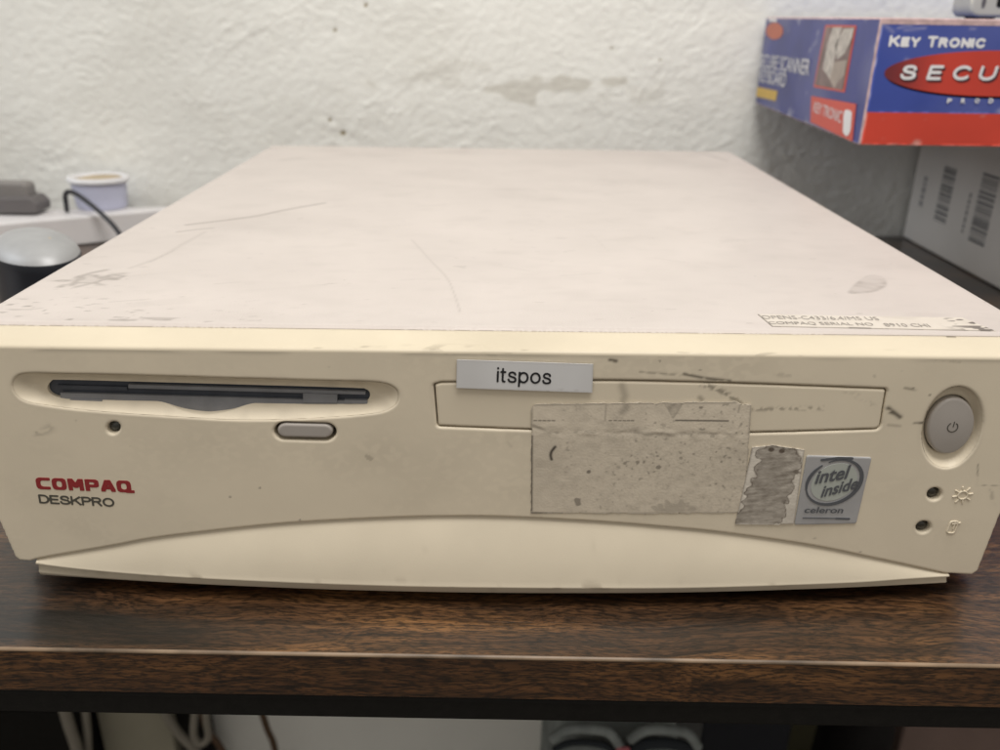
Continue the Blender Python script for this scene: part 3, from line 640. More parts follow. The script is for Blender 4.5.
# maker's name: heavy squared capitals, Q with a foot to the right
LET = {'C': ([[(1, 1), (.28, 1), (.08, .9), (0, .7), (0, .3), (.08, .1), (.28, 0), (.95, 0)]], 1.0),
       'O': ([[(.25, 1), (.75, 1), (.93, .9), (1, .7), (1, .3), (.93, .1), (.75, 0), (.25, 0), (.07, .1), (0, .3), (0, .7), (.07, .9), (.25, 1)]], 1.0),
       'M': ([[(0, 0), (0, 1), (.1, 1), (.56, .3), (1.02, 1), (1.12, 1), (1.12, 0)]], 1.12),
       'P': ([[(0, 0), (0, 1), (.72, 1), (.92, .9), (.95, .72), (.92, .5), (.72, .42), (0, .42)]], .95),
       'A': ([[(0, 0), (.42, 1), (.62, 1), (1.02, 0)], [(.2, .27), (.85, .27)]], 1.02),
       'Q': ([[(.25, 1), (.75, 1), (.93, .9), (1, .7), (1, .3), (.93, .1), (.75, 0), (.25, 0), (.07, .1), (0, .3), (0, .7), (.07, .9), (.25, 1)], [(.66, 0), (.9, -.06), (1.3, -.06)]], 1.0)}
p0, p1 = F2(36.8, 489.0), F2(131.5, 492.5); hcap = F2(36, 478.2)[1]-F2(36, 490.0)[1]
ux = (p1-p0); LW = np.linalg.norm(ux); ux /= LW; uy = np.array([-ux[1], ux[0]])
adv = 0; paths = []
for ch in 'COMPAQ':
    st, wch = LET[ch]
    for s in st: paths.append(np.array(s)+[adv, 0])
    adv += wch+.60
kx = LW/(adv-.60+.45); paths = [p0+.0008*ux+.0005*uy+q[:, :1]*kx*ux+q[:, 1:]*(hcap-.0010)*uy for q in paths]
def square_dist(X, Y, ax, ay):
    r = np.full(X.shape, 1e9)
    for q in paths:
        for (x0, y0), (x1, y1) in zip(q[:-1], q[1:]):
            k = max(2, int(np.hypot(x1-x0, y1-y0)/.00012))
            for t in np.linspace(0, 1, k): r = np.minimum(r, np.abs((X-x0-t*(x1-x0))/ax)**5+np.abs((Y-y0-t*(y1-y0))/ay)**5)
    return (r**.2-1)*min(ax, ay)
lfn = lambda X, Y: square_dist(X, Y, .00064, .00048)
sdf_mesh('brand_lettering', lfn, (p0[0]-.002, p1[0]+.004, p0[1]-.003, p0[1]+.0065), .00013, face3(YF-.0001), M['logo_red'], pc, depth=.00012)
q0, q1 = F2(39.5, 503.2), F2(115, 507.0); hq = F2(40, 494.2)[1]-F2(40, 503.2)[1]; vx = q1-q0; ln = np.linalg.norm(vx); vx /= ln
stext('model_lettering', 'DESKPRO', q0, q1, hq, .00030, face3(YF-.0001), M['logo_grey'], pc, .26)
# white name label
lab = FP([(456.5, 387), (592, 391.8), (593, 363.4), (457, 358.8)]); lfn2 = poly_sdf(lab)
def lab_paint(D, X, Y):
    sh = X.shape; rg = field(sh, 2.2, 1.5, 90); D += .05*np.clip(field(sh, 20, 12, 91), 0, 3); D[:] = np.maximum(D, .6*sstep(2.5, 3.1, rg)*(Y < lab[:, 1].min()+.0035))
    s = seg_dist(X, Y, FP([(558, 389), (588, 389.8)])); D[:] = np.maximum(D, .35*np.exp(-(s/.0004)**2)*sstep(-.3, .8, rg))
    D[:] = np.maximum(D, .25*np.exp(-(lfn2(X, Y)/.0004)**2))
nl = sdf_mesh('name_label', lfn2, bb(lab), .00035, face3(YF-.0007), M['paper'], pc, depth=.0003, paint=lab_paint)
a, b = F2(496.5, 381.4), F2(551, 383.6); vx = b-a; ln = np.linalg.norm(vx); vx /= ln
stext('label_lettering', 'itspos', F2(496.5, 381.2), F2(551, 383.4), F2(500, 366.2)[1]-F2(500, 381.3)[1], .00029, face3(YF-.0008), M['black_ink'], nl, .29)
# film of old adhesive across bay and bezel
fl = rounded(FP([(531.5, 403.5), (640, 402.5), (735, 401.5), (741, 404), (751, 404.5), (750.5, 414), (749, 440), (743.5, 512), (640, 513.2), (531, 512.5)]), [.0022, .01, .0006, .0003, .0006, .0005, .01, .0008, .01, .0004])
ffn0 = poly_sdf(fl); ffn = lambda X, Y: ffn0(X, Y)+.00010*field(X.shape, 2.2, 2.2, 119)
def film_paint(D, X, Y):
    sh = X.shape; res = .00024; c = 1/res/1000
    f = lambda lx, ly, s: field(sh, lx*c, ly*c, s)
    sp, sp2, ln_, big = f(.28, .26, 101), f(.55, .5, 102), f(1.2, .9, 103), f(7, 5, 104)
    dens = (.55+.45*sstep(-1.2, .8, f(6, 6, 105)))*sstep(F2(545, 450)[0], F2(575, 450)[0], X)
    low_ = Y < F2(600, 434)[1]
    D += .03*np.clip(big, 0, 3)+.06*np.clip(sp, -.6, 2.4)*dens+.05*np.clip(ln_, -.5, 2.5)*(.5+.5*~low_)
    yy = F2(600, 432.5)[1]+.0009*f(2.5, 1, 109)+.0004*ln_; D += .09*sstep(.0004, -.0004, Y-yy)
    D[:] = np.maximum(D, .55*sstep(1.9, 2.9, sp+.45*dens)*dens); D[:] = np.maximum(D, .42*sstep(2.0, 3.0, sp2+.35*dens)*dens)
    for pts, wd, a in (([(531.8, 436), (531.3, 510)], .00045, .85), ([(531.5, 512.3), (562, 513)], .00035, .9), ([(534, 420), (556, 420.3)], .0002, 0), ([(675.5, 420), (728, 420.6)], .00025, .95),
                       ([(563, 512.8), (743, 512)], .0003, .40), ([(749, 436), (744, 510)], .0005, .38), ([(751, 405), (749, 434)], .0004, .40), ([(533, 404.5), (640, 403), (735, 402)], .0004, .38), (smooth_path([(551.5, 459), (550.6, 455), (551.6, 451), (555, 446.5)], 6), .00055, .98),
                       ([(532, 406), (531.5, 432)], .0004, .4), ([(606, 404), (605, 420)], .0003, .35), ([(740, 404), (738, 412)], .0003, .35)):
        stroke(D, X, Y, FP(pts), wd, a)
    for x in (534, 538.5, 543, 547.5, 552, 609, 614, 618.5, 623, 627, 631): stroke(D, X, Y, FP([(x, 420.2), (x+2.6, 420.3)]), .0002, .85)
    # crumbled band where the bay edge runs underneath
    edge = smooth_path(FP([(533, 425), (545, 430), (557, 433), (585, 431), (600, 434), (625, 431.5), (660, 434.5), (700, 433), (749, 434.5)]), 5)
    s = seg_dist(X, Y, edge); D[:] = np.maximum(D, .34*np.exp(-(s/.0007)**2)*sstep(-.6, 1, sp2)); D[:] = np.maximum(D, .16*np.exp(-(s/.0025)**2)*sstep(-.6, 1.2, ln_))
    tri = poly_sdf(FP([(665, 403.5), (682.5, 403), (673, 417.5)])); s = tri(X, Y); D[:] = np.maximum(D, np.where(s < 0, .34+.12*np.clip(sp2, -1, 2), .4*np.exp(-(s/.0003)**2)))
    stroke(D, X, Y, FP([(626, 402), (626, 408), (622, 411.5)]), .0013, .42)
    for px, py, rx, ry, a in ((672, 507, .0062, .0022, .33), (692, 508, .004, .0018, .22), (578, 501, .0011, .0011, .6), (588, 471.5, .0009, .0007, .7), (658, 467, .0007, .0006, .6), (638, 461.5, .0007, .0006, .55), (561, 489, .0006, .0005, .55), (702, 407, .0006, .0005, .6)):
        blob(D, X, Y, F2(px, py), rx, ry, 0, a, .35*sp2)
    np.clip(D, 0, .97, out=D)
def film_relief(X, Y):
    sh = X.shape; c = 1/.00024/1000; s = seg_dist(X, Y, FP([(533, 426), (557, 433), (625, 432), (749, 434.5)]))
    return .000012*field(sh, .9*c, .8*c, 120)+.00010*np.exp(-(s/.0009)**2)*np.clip(field(sh, 1.2*c, 1*c, 121), -1, 2)
sdf_mesh('adhesive_film', ffn, bb(fl), .00024, face3(YF-.00025), M['film'], pc, depth=.0003, paint=film_paint, relief=film_relief)
# torn paper label with ragged grey core
tl = FP([(752, 447), (773, 445), (804, 449.5), (793.5, 523), (735, 523.5)]); tfn = poly_sdf(tl)
core = FP([(757, 451), (764, 447), (772, 444.5), (781, 446.5), (797, 449), (796, 456), (800.5, 464), (796, 472), (793, 480), (791, 492), (787, 500), (787, 507), (784, 516), (779, 524), (760, 524), (735, 523.6), (737, 514), (744, 507), (746, 497), (743, 494), (751, 484), (755, 477), (757, 466), (759, 459)])
cf = poly_sdf(core)
def torn_paint(D, X, Y):
    sh = X.shape; c = 1/.00028/1000; rg = field(sh, .5*c, .5*c, 130); ln_ = field(sh, 1.6*c, .22*c, 131, .12); s = cf(X, Y)+.00045*rg
    D += .10*np.clip(field(sh, 3*c, 3*c, 132), 0, 2)
    D[:] = np.where(s < 0, .58+.05*np.clip(rg, -2, 2)+.07*np.clip(ln_, -2, 1.5), D); D[:] = np.maximum(D, .9*np.exp(-(s/.0003)**2))
    for px, py in ((771, 449), (781.5, 450.5)): blob(D, X, Y, F2(px, py), .0012, .0010, 0, 1.0)
    D[:] = np.maximum(D, .55*np.exp(-(tfn(X, Y)/.0003)**2)); stroke(D, X, Y, FP([(796, 471), (808, 475)]), .0003, .8); np.clip(D, 0, 1, out=D)
ufn = lambda X, Y: np.minimum(tfn(X, Y), cf(X, Y))
sdf_mesh('torn_label', ufn, bb(np.vstack([tl, core])), .00028, face3(YF-.00032), M['torn_white'], pc, depth=.0004, paint=torn_paint,
         relief=lambda X, Y: .00012*sstep(-.0003, .0003, cf(X, Y))+.000012*field(X.shape, 2, 2, 133))
# chip maker's badge
bd = rounded(FP([(806.5, 455), (871.5, 457), (856, 523), (794, 524.5)]), .0008); bdf = poly_sdf(bd)
badge = sdf_mesh('case_badge', bdf, bb(bd), .0003, face3(YF-.0004), M['badge'], pc, depth=.0005, bevel=.0002)
YB = YF-.0004
def swirl(cx, cy, rx, ry, a0, a1, sk=.18, n=40):
    return FP([(cx+rx*math.cos(t)-sk*ry*math.sin(t), cy+ry*math.sin(t)-.12*rx*math.cos(t)) for t in np.radians(np.linspace(a0, a1, n))], YB)
def taper(paths_w):
    def fn(X, Y):
        r = np.full(X.shape, 1e9)
        for P, w0, w1 in paths_w:
            n = len(P)
            for i in range(n-1):
                t = i/(n-1); wv = w0+(w1-w0)*math.sin(math.pi*t); r = np.minimum(r, seg_dist(X, Y, P[i:i+2])-wv)
        return r
    return fn
inner = FP([(834+23*math.cos(t)-.18*19*math.sin(t), 482+18.5*math.sin(t)-.12*23*math.cos(t)) for t in np.linspace(0, 2*math.pi, 40, endpoint=False)], YB)
sdf_mesh('badge_oval', poly_sdf(inner), bb(inner), .0003, face3(YB-.0001), M['badge_light'], badge, depth=.0001)
sw = taper([(swirl(834, 482, 27.5, 22, -108, 165), .00018, .00060), (swirl(834, 482, 27.5, 22, 168, 236), .00022, .00050)])
sdf_mesh('badge_ring', sw, bb(bd), .00016, face3(YB-.0002), M['badge_ink'], badge, depth=.0002)
tx = np.array([math.cos(.17), 0, math.sin(.17)]); ty = np.array([.12, 0, 1.0])
def btext(s, pa, pb_, ph, bold, sp=1.):
    a, b = F2(*pa, YB), F2(*pb_, YB); v = b-a; l = np.linalg.norm(v); v /= l
    text('badge_lettering', s, (a[0], YB-.0002, a[1]), (v[0], 0, v[1]), (.14, 0, 1), l, ph, M['badge_ink'], badge, bold, .00012, 0, sp)
btext('intel', (814, 484), (846, 478.5), .0049, .022); btext('inside', (820, 497.5), (856, 488.5), .0044, .022)
btext('celeron', (803.5, 512.6), (842, 512.8), .0022, .015)
bar = [FP([(803, 517.5), (848, 518.3)], YB), FP([(836, 518.2), (849, 518.6)], YB), FP([(822, 459.8), (838, 457.9), (852, 458.3)], YB)]
sdf_mesh('badge_line', lambda X, Y: np.minimum(np.minimum(seg_dist(X, Y, bar[0])-.00014, seg_dist(X, Y, bar[1])-.0003), seg_dist(X, Y, bar[2])-.0004), bb(bd), .00016, face3(YB-.0002), M['badge_ink'], badge, depth=.0002)
# serial number label on the lid
sl = TP([(757.5, 314.5), (962, 318), (996, 331.5), (772, 326.8)])[::-1]; slf = poly_sdf(sl)
def ser_paint(D, X, Y):
    sh = X.shape; c = 1/.0003/1000; rg = field(sh, .9*c, .4*c, 140); bg_ = field(sh, 4*c, 2*c, 141)
    stroke(D, X, Y, TP([(757.5, 314.5), (772, 326.8)]), .0004, .75); stroke(D, X, Y, TP([(772, 326.7), (990, 331.2)]), .0003, .6); stroke(D, X, Y, TP([(850, 328.3), (870, 328.7)]), .0006, .85)
    torn = sstep(T2(935, 325)[0], T2(968, 325)[0], X); D[:] = np.maximum(D, .85*torn*sstep(.2, 1.0, rg+1.5*(Y < T2(970, 326)[1])-.35))
    D += .06*np.clip(bg_, 0, 2); np.clip(D, 0, .95, out=D)
ser = sdf_mesh('serial_label', slf, bb(sl), .0003, lambda u, v, h: np.stack([u, v, HT+.00015+h], -1), M['serial'], pc, depth=.00015, paint=ser_paint)
def ttext(s, pa, pb_, ph):
    a, b = T2(*pa), T2(*pb_); v = b-a; l = np.linalg.norm(v); v /= l
    text('serial_lettering', s, (a[0], a[1], HT+.00015), (v[0], v[1], 0), (-v[1], v[0], 0), l, ph, M['faint_ink'], ser, .0, .00012)
ttext('OPENS-C433/6.4/M5 US', (763, 319.4), (880, 321), .0032); ttext('COMPAQ SERIAL NO', (770, 325.2), (875, 326.8), .0030); ttext('8910 CHI', (886, 327.1), (931, 327.8), .0030)
# ---- bulging lower plinth
def plinth():
    crease = smooth_path([(36, 562.5), (71, 567), (123, 572), (187, 576.5), (275, 580.8), (349, 583.6), (424, 585.6), (500, 586.6), (600, 587.2), (700, 586.6), (844, 582), (905, 578), (949, 575.2)], 6)
    N = 420; u = np.linspace(0, 1, N); V = []; rows = 14
    xa, xb = F2(36, 562)[0], F2(949, 575)[0]
    fa = FP(ARCH); A = np.zeros((N, rows+6))
    for i, t in enumerate(u):
        x = xa+(xb-xa)*t; k = 1-(2*t-1)**2
        yc = YF-.0002-.0068*k
        # pixel along crease whose ray meets plane y=yc at this x
        P = FP(crease, yc); zc = np.interp(x, P[:, 0], P[:, 1]); za = max(np.interp(x, fa[:, 0], fa[:, 1])-.0002, zc+.0002)
        ya = YF+.0011; col = []
        for r in range(rows):
            q = r/(rows-1); b_ = math.sin(math.pi*q)*.0009*k
            col.append((x, ya+(yc-ya)*q-b_, za+(zc-za)*q))
        x2 = x; zb = .0022+.0026*(1-k)
        yb = yc+.0030*k+.0010
        col += [(x, yc-.0002, zc-.0004), (x, yc+.0006, zc-.0010), (x2, yc+.0012, zc-.0018), (x2, (yc+yb)/2, (zc-.0018+zb)/2), (x2, yb, zb+.0004), (x2, yb+.006, zb)]
        V += col
    n = rows+6; V = np.array(V); i, j = np.meshgrid(np.arange(N-1), np.arange(n-1), indexing='ij'); a = (i*n+j).ravel()
    F = np.stack([a, a+1, a+n+1, a+n], 1)
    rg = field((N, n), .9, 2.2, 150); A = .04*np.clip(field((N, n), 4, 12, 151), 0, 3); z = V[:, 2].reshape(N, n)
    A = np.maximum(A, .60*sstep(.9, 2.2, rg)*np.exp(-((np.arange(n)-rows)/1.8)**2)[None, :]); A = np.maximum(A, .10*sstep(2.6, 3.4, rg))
    F = [list(f) for f in F]; F.append(list(range(n))); F.append([(N-1)*n+k for k in range(n-1, -1, -1)])
    return mesh('base_plinth', V, F, M['plinth'], pc, True, attr=A.ravel())
plinth()

# ================================================================== things behind, right
CX0, CY0, CZ = .3466, .20, .1084
ct = thing('white_carton', 'plain greyish white carton with two barcodes standing on the desk under the blue box', 'carton', (.5, .34, 0))
V, Fc = box_vf((CX0, CY0, .0004), (.72, YW-.006, CZ-.0006), .0018); mesh('carton_body', V, Fc, M['cardboard'], ct)
def side(px, py): p = at((px, py), 0, CX0); return np.array([p[1], p[2]])
def barcode(corner, wy, hz, seed):
    """bars stacked up the side face; corner = lower far point, wy the bar length along y, hz the height of the stack"""
    g = np.random.default_rng(seed); V = []; F = []; z = corner[1]; top = z+hz
    while z < top:
        t = g.choice([.0006, .0006, .0012, .0018])
        n = len(V); y0, y1 = corner[0], corner[0]-wy
        V += [(CX0-.0002, y0, z), (CX0-.0002, y1, z), (CX0-.0002, y1, z+t), (CX0-.0002, y0, z+t)]; F.append([n, n+1, n+2, n+3]); z += t+g.choice([.0006, .0010, .0014])
    return V, F
a = side(942, 224); b = side(955, 168)
V, Fb = barcode((side(938, 200)[0], side(940, 222)[1]), .019, side(954, 168)[1]-side(941, 222)[1], 1); mesh('barcode', V, Fb, M['carton_ink'], ct)
V, Fb = barcode((side(974, 215)[0], side(975, 243)[1]), .022, side(994, 174)[1]-side(975, 243)[1], 2); mesh('barcode', V, Fb, M['carton_ink'], ct)
def dashes(y, w, z0, z1, m, seed):
    g = np.random.default_rng(seed); V = []; F = []; z = z0
    while z < z1:
        l = g.uniform(.002, .005); n = len(V); V += [(CX0-.0002, y, z), (CX0-.0002, y-w, z), (CX0-.0002, y-w, z+l), (CX0-.0002, y, z+l)]; F.append([n, n+1, n+2, n+3]); z += l+.0012
    return mesh('small_print', V, F, m, ct)
s1 = side(970, 215); dashes(s1[0]+.006, .0022, side(970, 236)[1], side(977, 195)[1], M['carton_ink'], 3)
s2 = side(922, 190); dashes(s2[0], .006, side(920, 206)[1], side(926, 178)[1], M['carton_faint'], 4)

KSK = .050; kz0, kz1, ky, kx0, kx1 = .1086, .1727, .2359, .1930, .71
kb = thing('keyboard_box', 'blue and red keyboard retail box lying on top of the white carton', 'box', (.45, .36, kz0))
def kbox():
    V, F = box_vf((kx0, ky, kz0), (kx1, YW-.008, kz1), .0012)
    V[:, 0] += np.where(V[:, 0] < kx0+.01, (V[:, 1]-ky)*KSK, 0)
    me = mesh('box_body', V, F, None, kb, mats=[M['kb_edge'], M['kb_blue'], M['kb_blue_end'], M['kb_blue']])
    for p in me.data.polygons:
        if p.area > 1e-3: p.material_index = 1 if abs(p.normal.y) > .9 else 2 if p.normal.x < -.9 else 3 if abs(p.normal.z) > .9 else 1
    return me
kbox()
fK = lambda px, py: at((px, py), 1, ky)
def fpoly(name, px, m, lift=.0002, parent=kb):
    P = [fK(*p)-np.array([0, lift, 0]) for p in px]; P = [np.array([np.clip(p[0], kx0+.0006, kx1), p[1], np.clip(p[2], kz0+.0006, kz1-.0006)]) for p in P]
    return polyplate(name, P, m, parent, (0, -1, 0), .0001)
def sheet(name, u0, u1, v0, v1, m, seed, lift):
    P = np.array([(u0, v0), (u1, v0), (u1, v1), (u0, v1)])
    def pt(D, X, Y):
        sh = X.shape; rg = field(sh, 2.5, 1.5, seed); ed = np.minimum(np.minimum(X-kx0, 9), np.minimum(np.abs(Y-kz0), np.abs(kz1-Y)))
        D[:] = .75*sstep(.6, 1.9, rg*.8+2.2*np.exp(-(ed/.0018)**2)-.9); D[:] = np.maximum(D, .4*sstep(2.6, 3.4, field(sh, 4, .6, seed+1, -.2))); D += .05*np.clip(field(sh, 18, 10, seed+2), 0, 2)
        if v1 > kz1-.02:
            for a, b in (((898, 28), (912, 25)), ((905, 30), (925, 28)), ((970, 28), (975, 29)), ((884, 24), (893, 32))): stroke(D, X, Y, [fK(*a)[[0, 2]], fK(*b)[[0, 2]]], .0008, .45)
        np.clip(D, 0, .85, out=D)
    return sdf_mesh(name, poly_sdf(P), (u0, u1, v0, v1), .0011, f3(ky-lift), m, kb, depth=.0001, paint=pt)
f3 = lambda y0: (lambda u, v, h: np.stack([u, y0-h, v], -1))
vb = fK(900, 112.5)[2]
sheet('red_band', kx0+.0008, .42, kz0+.0008, vb, M['kb_red'], 301, .00022); sheet('blue_panel', kx0+.0008, .42, vb, fK(900, 24)[2], M['kb_blue'], 305, .0002)
fpoly('top_edge_strip', [(878, 24), (1200, 29), (1200, 10), (870, 10)], M['kb_edge'])
ov = np.array([(1000+116*math.cos(t), 73.5+23*math.sin(t)) for t in np.linspace(0, 2*math.pi, 64, endpoint=False)]); ovf = np.array([fK(*p)[[0, 2]] for p in ov])
sh_ = np.array([fK(p[0]+2, p[1]+2.5)[[0, 2]] for p in ov])
f3 = lambda y0: (lambda u, v, h: np.stack([u, y0-h, v], -1))
sdf_mesh('oval_outline', poly_sdf(sh_), bb(sh_), .0010, f3(ky-.0002), M['kb_shadow'], kb, depth=.0002)
def ov_paint(D, X, Y):
    x0 = ovf[:, 0].min(); D[:] = 1-sstep(0.0, .034, X-x0)*1.0
sdf_mesh('red_oval', poly_sdf(ovf), bb(ovf), .0010, f3(ky-.0004), M['kb_oval'], kb, depth=.0002, paint=ov_paint)
def ktext(name, s, pa, pb_, ph, m, bold, sp=1., dx=0, lift=.0008, shear=0.):
    a, b = fK(*pa), fK(*pb_); v = b-a; l = np.linalg.norm(v); v /= l
    return text(name, s, a+np.array([dx, 0, -dx*.8]), (v[0], 0, v[2]), (0, 0, 1), l, ph, m, kb, bold, lift, shear, sp)
hK = lambda px, y0, y1: fK(px, y0)[2]-fK(px, y1)[2]
g2 = lambda px, py: fK(px, py)[[0, 2]]
stext('maker_lettering', 'KEY TRONIC', g2(888, 46.6), g2(984, 48.2), hK(890, 35.2, 46.6), .00068, f3(ky-.0004), M['kb_white'], kb, .42, sizes=[1, .84, .84, 1, 1, .84, .84, .84, .84, .84])
for i, (ch, x0, x1) in enumerate((('S', 898, 914), ('E', 925, 939), ('C', 950, 967), ('U', 976, 993), ('R', 1003, 1020), ('E', 1030, 1045))):
    for nm, mm, dx, lf in (('title_shadow', M['kb_shadow'], .0011, .0007), ('title_lettering', M['kb_white'], 0, .0009)):
        o2 = np.array([dx, -dx*.9]); stext(nm, ch, g2(x0, 79.5+.01*(x0-890))+o2, g2(x1, 79.5+.01*(x1-890))+o2, hK(x0, 64.5, 79.5), .00076, f3(ky-lf), mm, kb, vert=(.14, .99))
for i, ch in enumerate('PRODUCTS'):
    x = 946+13.8*i; ktext('subtitle_lettering', ch, (x, 103), (x+4.6, 103.1), hK(x, 98.2, 103), M['kb_white'], .05)
# end panel
def eK(px, py):
    d = CF+(px-500)/FPX*CR-(py-375)/FPX*CU; n = np.array([1, -KSK, 0]); return CAM+((np.array([kx0, ky, 0])-CAM)@n)/(d@n)*d
def epoly(name, px, m, lift=.0002):
    P = [eK(*p)-np.array([lift, 0, 0]) for p in px]; P = [np.array([kx0+KSK*(np.clip(p[1], ky+.001, YW-.009)-ky)-lift, np.clip(p[1], ky+.001, YW-.009), np.clip(p[2], kz0+.0008, kz1-.0008)]) for p in P]
    return polyplate(name, P, m, kb, (-1, 0, 0), .0001)
def end_wear():
    P = np.array([(-(YW-.010), kz0+.0009), (-(ky+.0012), kz0+.0009), (-(ky+.0012), kz1-.0009), (-(YW-.010), kz1-.0009)])
    def pt(D, X, Y):
        sh = X.shape; rg = field(sh, 2.5, 1.5, 320); ed = np.minimum(-X-ky, np.minimum(np.abs(Y-kz0), np.abs(kz1-Y)))
        D[:] = .55*sstep(.5, 1.8, rg*.8+2.0*np.exp(-(ed/.0018)**2)-.9); D += .10*np.clip(field(sh, 14, 10, 322), 0, 2); np.clip(D, 0, .8, out=D)
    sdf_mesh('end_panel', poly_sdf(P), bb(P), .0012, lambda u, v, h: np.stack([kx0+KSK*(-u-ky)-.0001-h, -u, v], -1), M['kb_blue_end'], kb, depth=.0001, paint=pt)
end_wear()
pic = epoly('picture', [(826, 25), (857, 25.5), (845, 92.5), (814, 87)], M['kb_red']); pic.name = 'picture_frame'
epoly('picture', [(827, 27), (855.5, 27.2), (843.5, 90.3), (815.5, 85)], M['kb_pic'], .0004)
epoly('pictured_keyboard', [(834, 27.5), (843, 27), (836, 58), (831, 79), (824, 69), (828, 46)], M['kb_key'], .0006)
epoly('pictured_keyboard', [(845, 29), (855, 28), (853, 38), (846, 53), (838, 60), (836, 45)], M['kb_key'], .0006)
epoly('pictured_body', [(834, 62), (848, 60), (845, 75), (835, 88), (830, 78)], M['kb_tan'], .0005)
epoly('red_label', [(812, 96), (857, 104), (853, 142), (811, 122)], M['kb_red'], .0004)
def etext(name, s, pa, pb_, ph, m, bold=.03):
    a, b = eK(*pa), eK(*pb_); v = b-a; l = np.linalg.norm(v); v /= l
    text(name, s, a-np.array([.0004, 0, 0]), v, (0, 0, 1), l, ph, m, kb, bold, .0004)
e3 = lambda lf: (lambda u, v, h: np.stack([np.full(u.shape, kx0-lf)-h, -u, v], -1))
e2 = lambda px, py: eK(px, py)[[1, 2]]*np.array([-1, 1])
def estext(name, s_, pa, pb_, h):
    a, b = eK(*pa), eK(*pb_); v = b-a; l = np.linalg.norm(v); v /= l
    text(name, s_, a-np.array([.0007, 0, 0]), v, (0, 0, 1), l, h, M['kb_white'], kb, .0, .0001)
estext('end_lettering', 'SECURE SCANNER', (760, 67), (809.5, 75.5), .0098); estext('end_lettering', 'KEYBOARD', (760, 81.5), (786, 87.5), .0098)
estext('maker_lettering', 'KEY TRONIC', (814.5, 112), (842, 123), .0064)
epoly('white_mark', rounded([(846, 109), (853, 111), (851.5, 132), (848, 137), (844, 133), (844.5, 116)], 3), M['kb_white'], .0006)
epoly('yellow_strip', [(757, 86.5), (778, 91), (776, 101), (755.5, 96)], M['kb_yellow'], .0003)
od = [(775+8.5*math.cos(t), 31+8.5*math.sin(t)) for t in np.linspace(0, 2*math.pi, 24, endpoint=False)]
epoly('orange_disc', od[::1], mat('box_orange', (.50, .12, .06, 1), .4, .4), .0003)
epoly('disc_bar', [(769, 18), (777, 18.6), (777, 22), (769, 21.2)], M['kb_white'], .0003)

# pale device on top of the box
dv = thing('pale_device', 'pale plastic device with a dark hole lying on top of the blue box', 'device', (.35, .33, kz1))
dy = .30; d0 = at((971, 8), 1, dy); dx1 = d0[0]+.12
dvo = rounded([(d0[0], kz1+.0012), (dx1, kz1+.0012), (dx1, kz1+.034), (d0[0], kz1+.034)], .006)
sdf_mesh('device_body', poly_sdf(dvo), bb(dvo), .0008, f3(dy), M['ivory'], dv, depth=.022, bevel=.0016)
hx = at((984, 2), 1, dy); hole = ell(hx[0], hx[2], .0012, .0034); hole = np.array(hole)
sdf_mesh('screw_hole', poly_sdf(hole), bb(hole), .0003, f3(dy-.0002), M['greydev_d'], dv, depth=.0003)
sx = at((997, 2), 1, dy); slotp = rounded([(sx[0], sx[2]-.003), (sx[0]+.03, sx[2]-.003), (sx[0]+.03, sx[2]+.02), (sx[0], sx[2]+.02)], .002)
sdf_mesh('socket', poly_sdf(slotp), bb(slotp), .0005, f3(dy-.0002), M['dark'], dv, depth=.0003)
for fx in (d0[0]+.012, dx1-.012):
    for fy in (dy+.011,): box('foot', (fx-.005, fy-.008, kz1+.0001), (fx+.005, fy+.008, kz1+.0014), M['rubber'], dv, .0002)

# ================================================================== things behind, left
ZL = .022
Lp = lambda px, py, z=ZL: at((px, py), 2, z)
fr0, fr1 = Lp(-60, 229.5), Lp(176, 208.6); bk0, bk1 = Lp(-60, 213), Lp(176, 206.0)
top = np.array([fr0, fr1, bk1, bk0]); top[:, 1] = np.minimum(top[:, 1], YW-.004)
def prism(name, P, z0, z1, m, parent=None, bev=.0015, loc=None):
    import bmesh
    bm = bmesh.new(); v0 = [bm.verts.new((p[0], p[1], z0)) for p in P]; v1 = [bm.verts.new((p[0], p[1], z1)) for p in P]; n = len(P)
    bm.faces.new(v0[::-1]); bm.faces.new(v1)
    for i in range(n): bm.faces.new([v0[i], v0[(i+1) % n], v1[(i+1) % n], v1[i]])
    if bev: bmesh.ops.bevel(bm, geom=bm.edges[:], offset=bev, segments=3, profile=.5, affect='EDGES')
    bm.verts.index_update(); V = [tuple(v.co) for v in bm.verts]; F = [[v.index for v in f.verts] for f in bm.faces]; bm.free()
    return mesh(name, V, F, m, parent, False, loc)
tr = prism('trunking', top[:, :2], .0003, ZL, M['whiteplastic'], None, .0012, loc=(float(top[:, 0].mean()), float(top[:, 1].mean()), 0))
tag(tr, 'low white plastic trunking lying along the wall under the lavender tub', 'trunking')
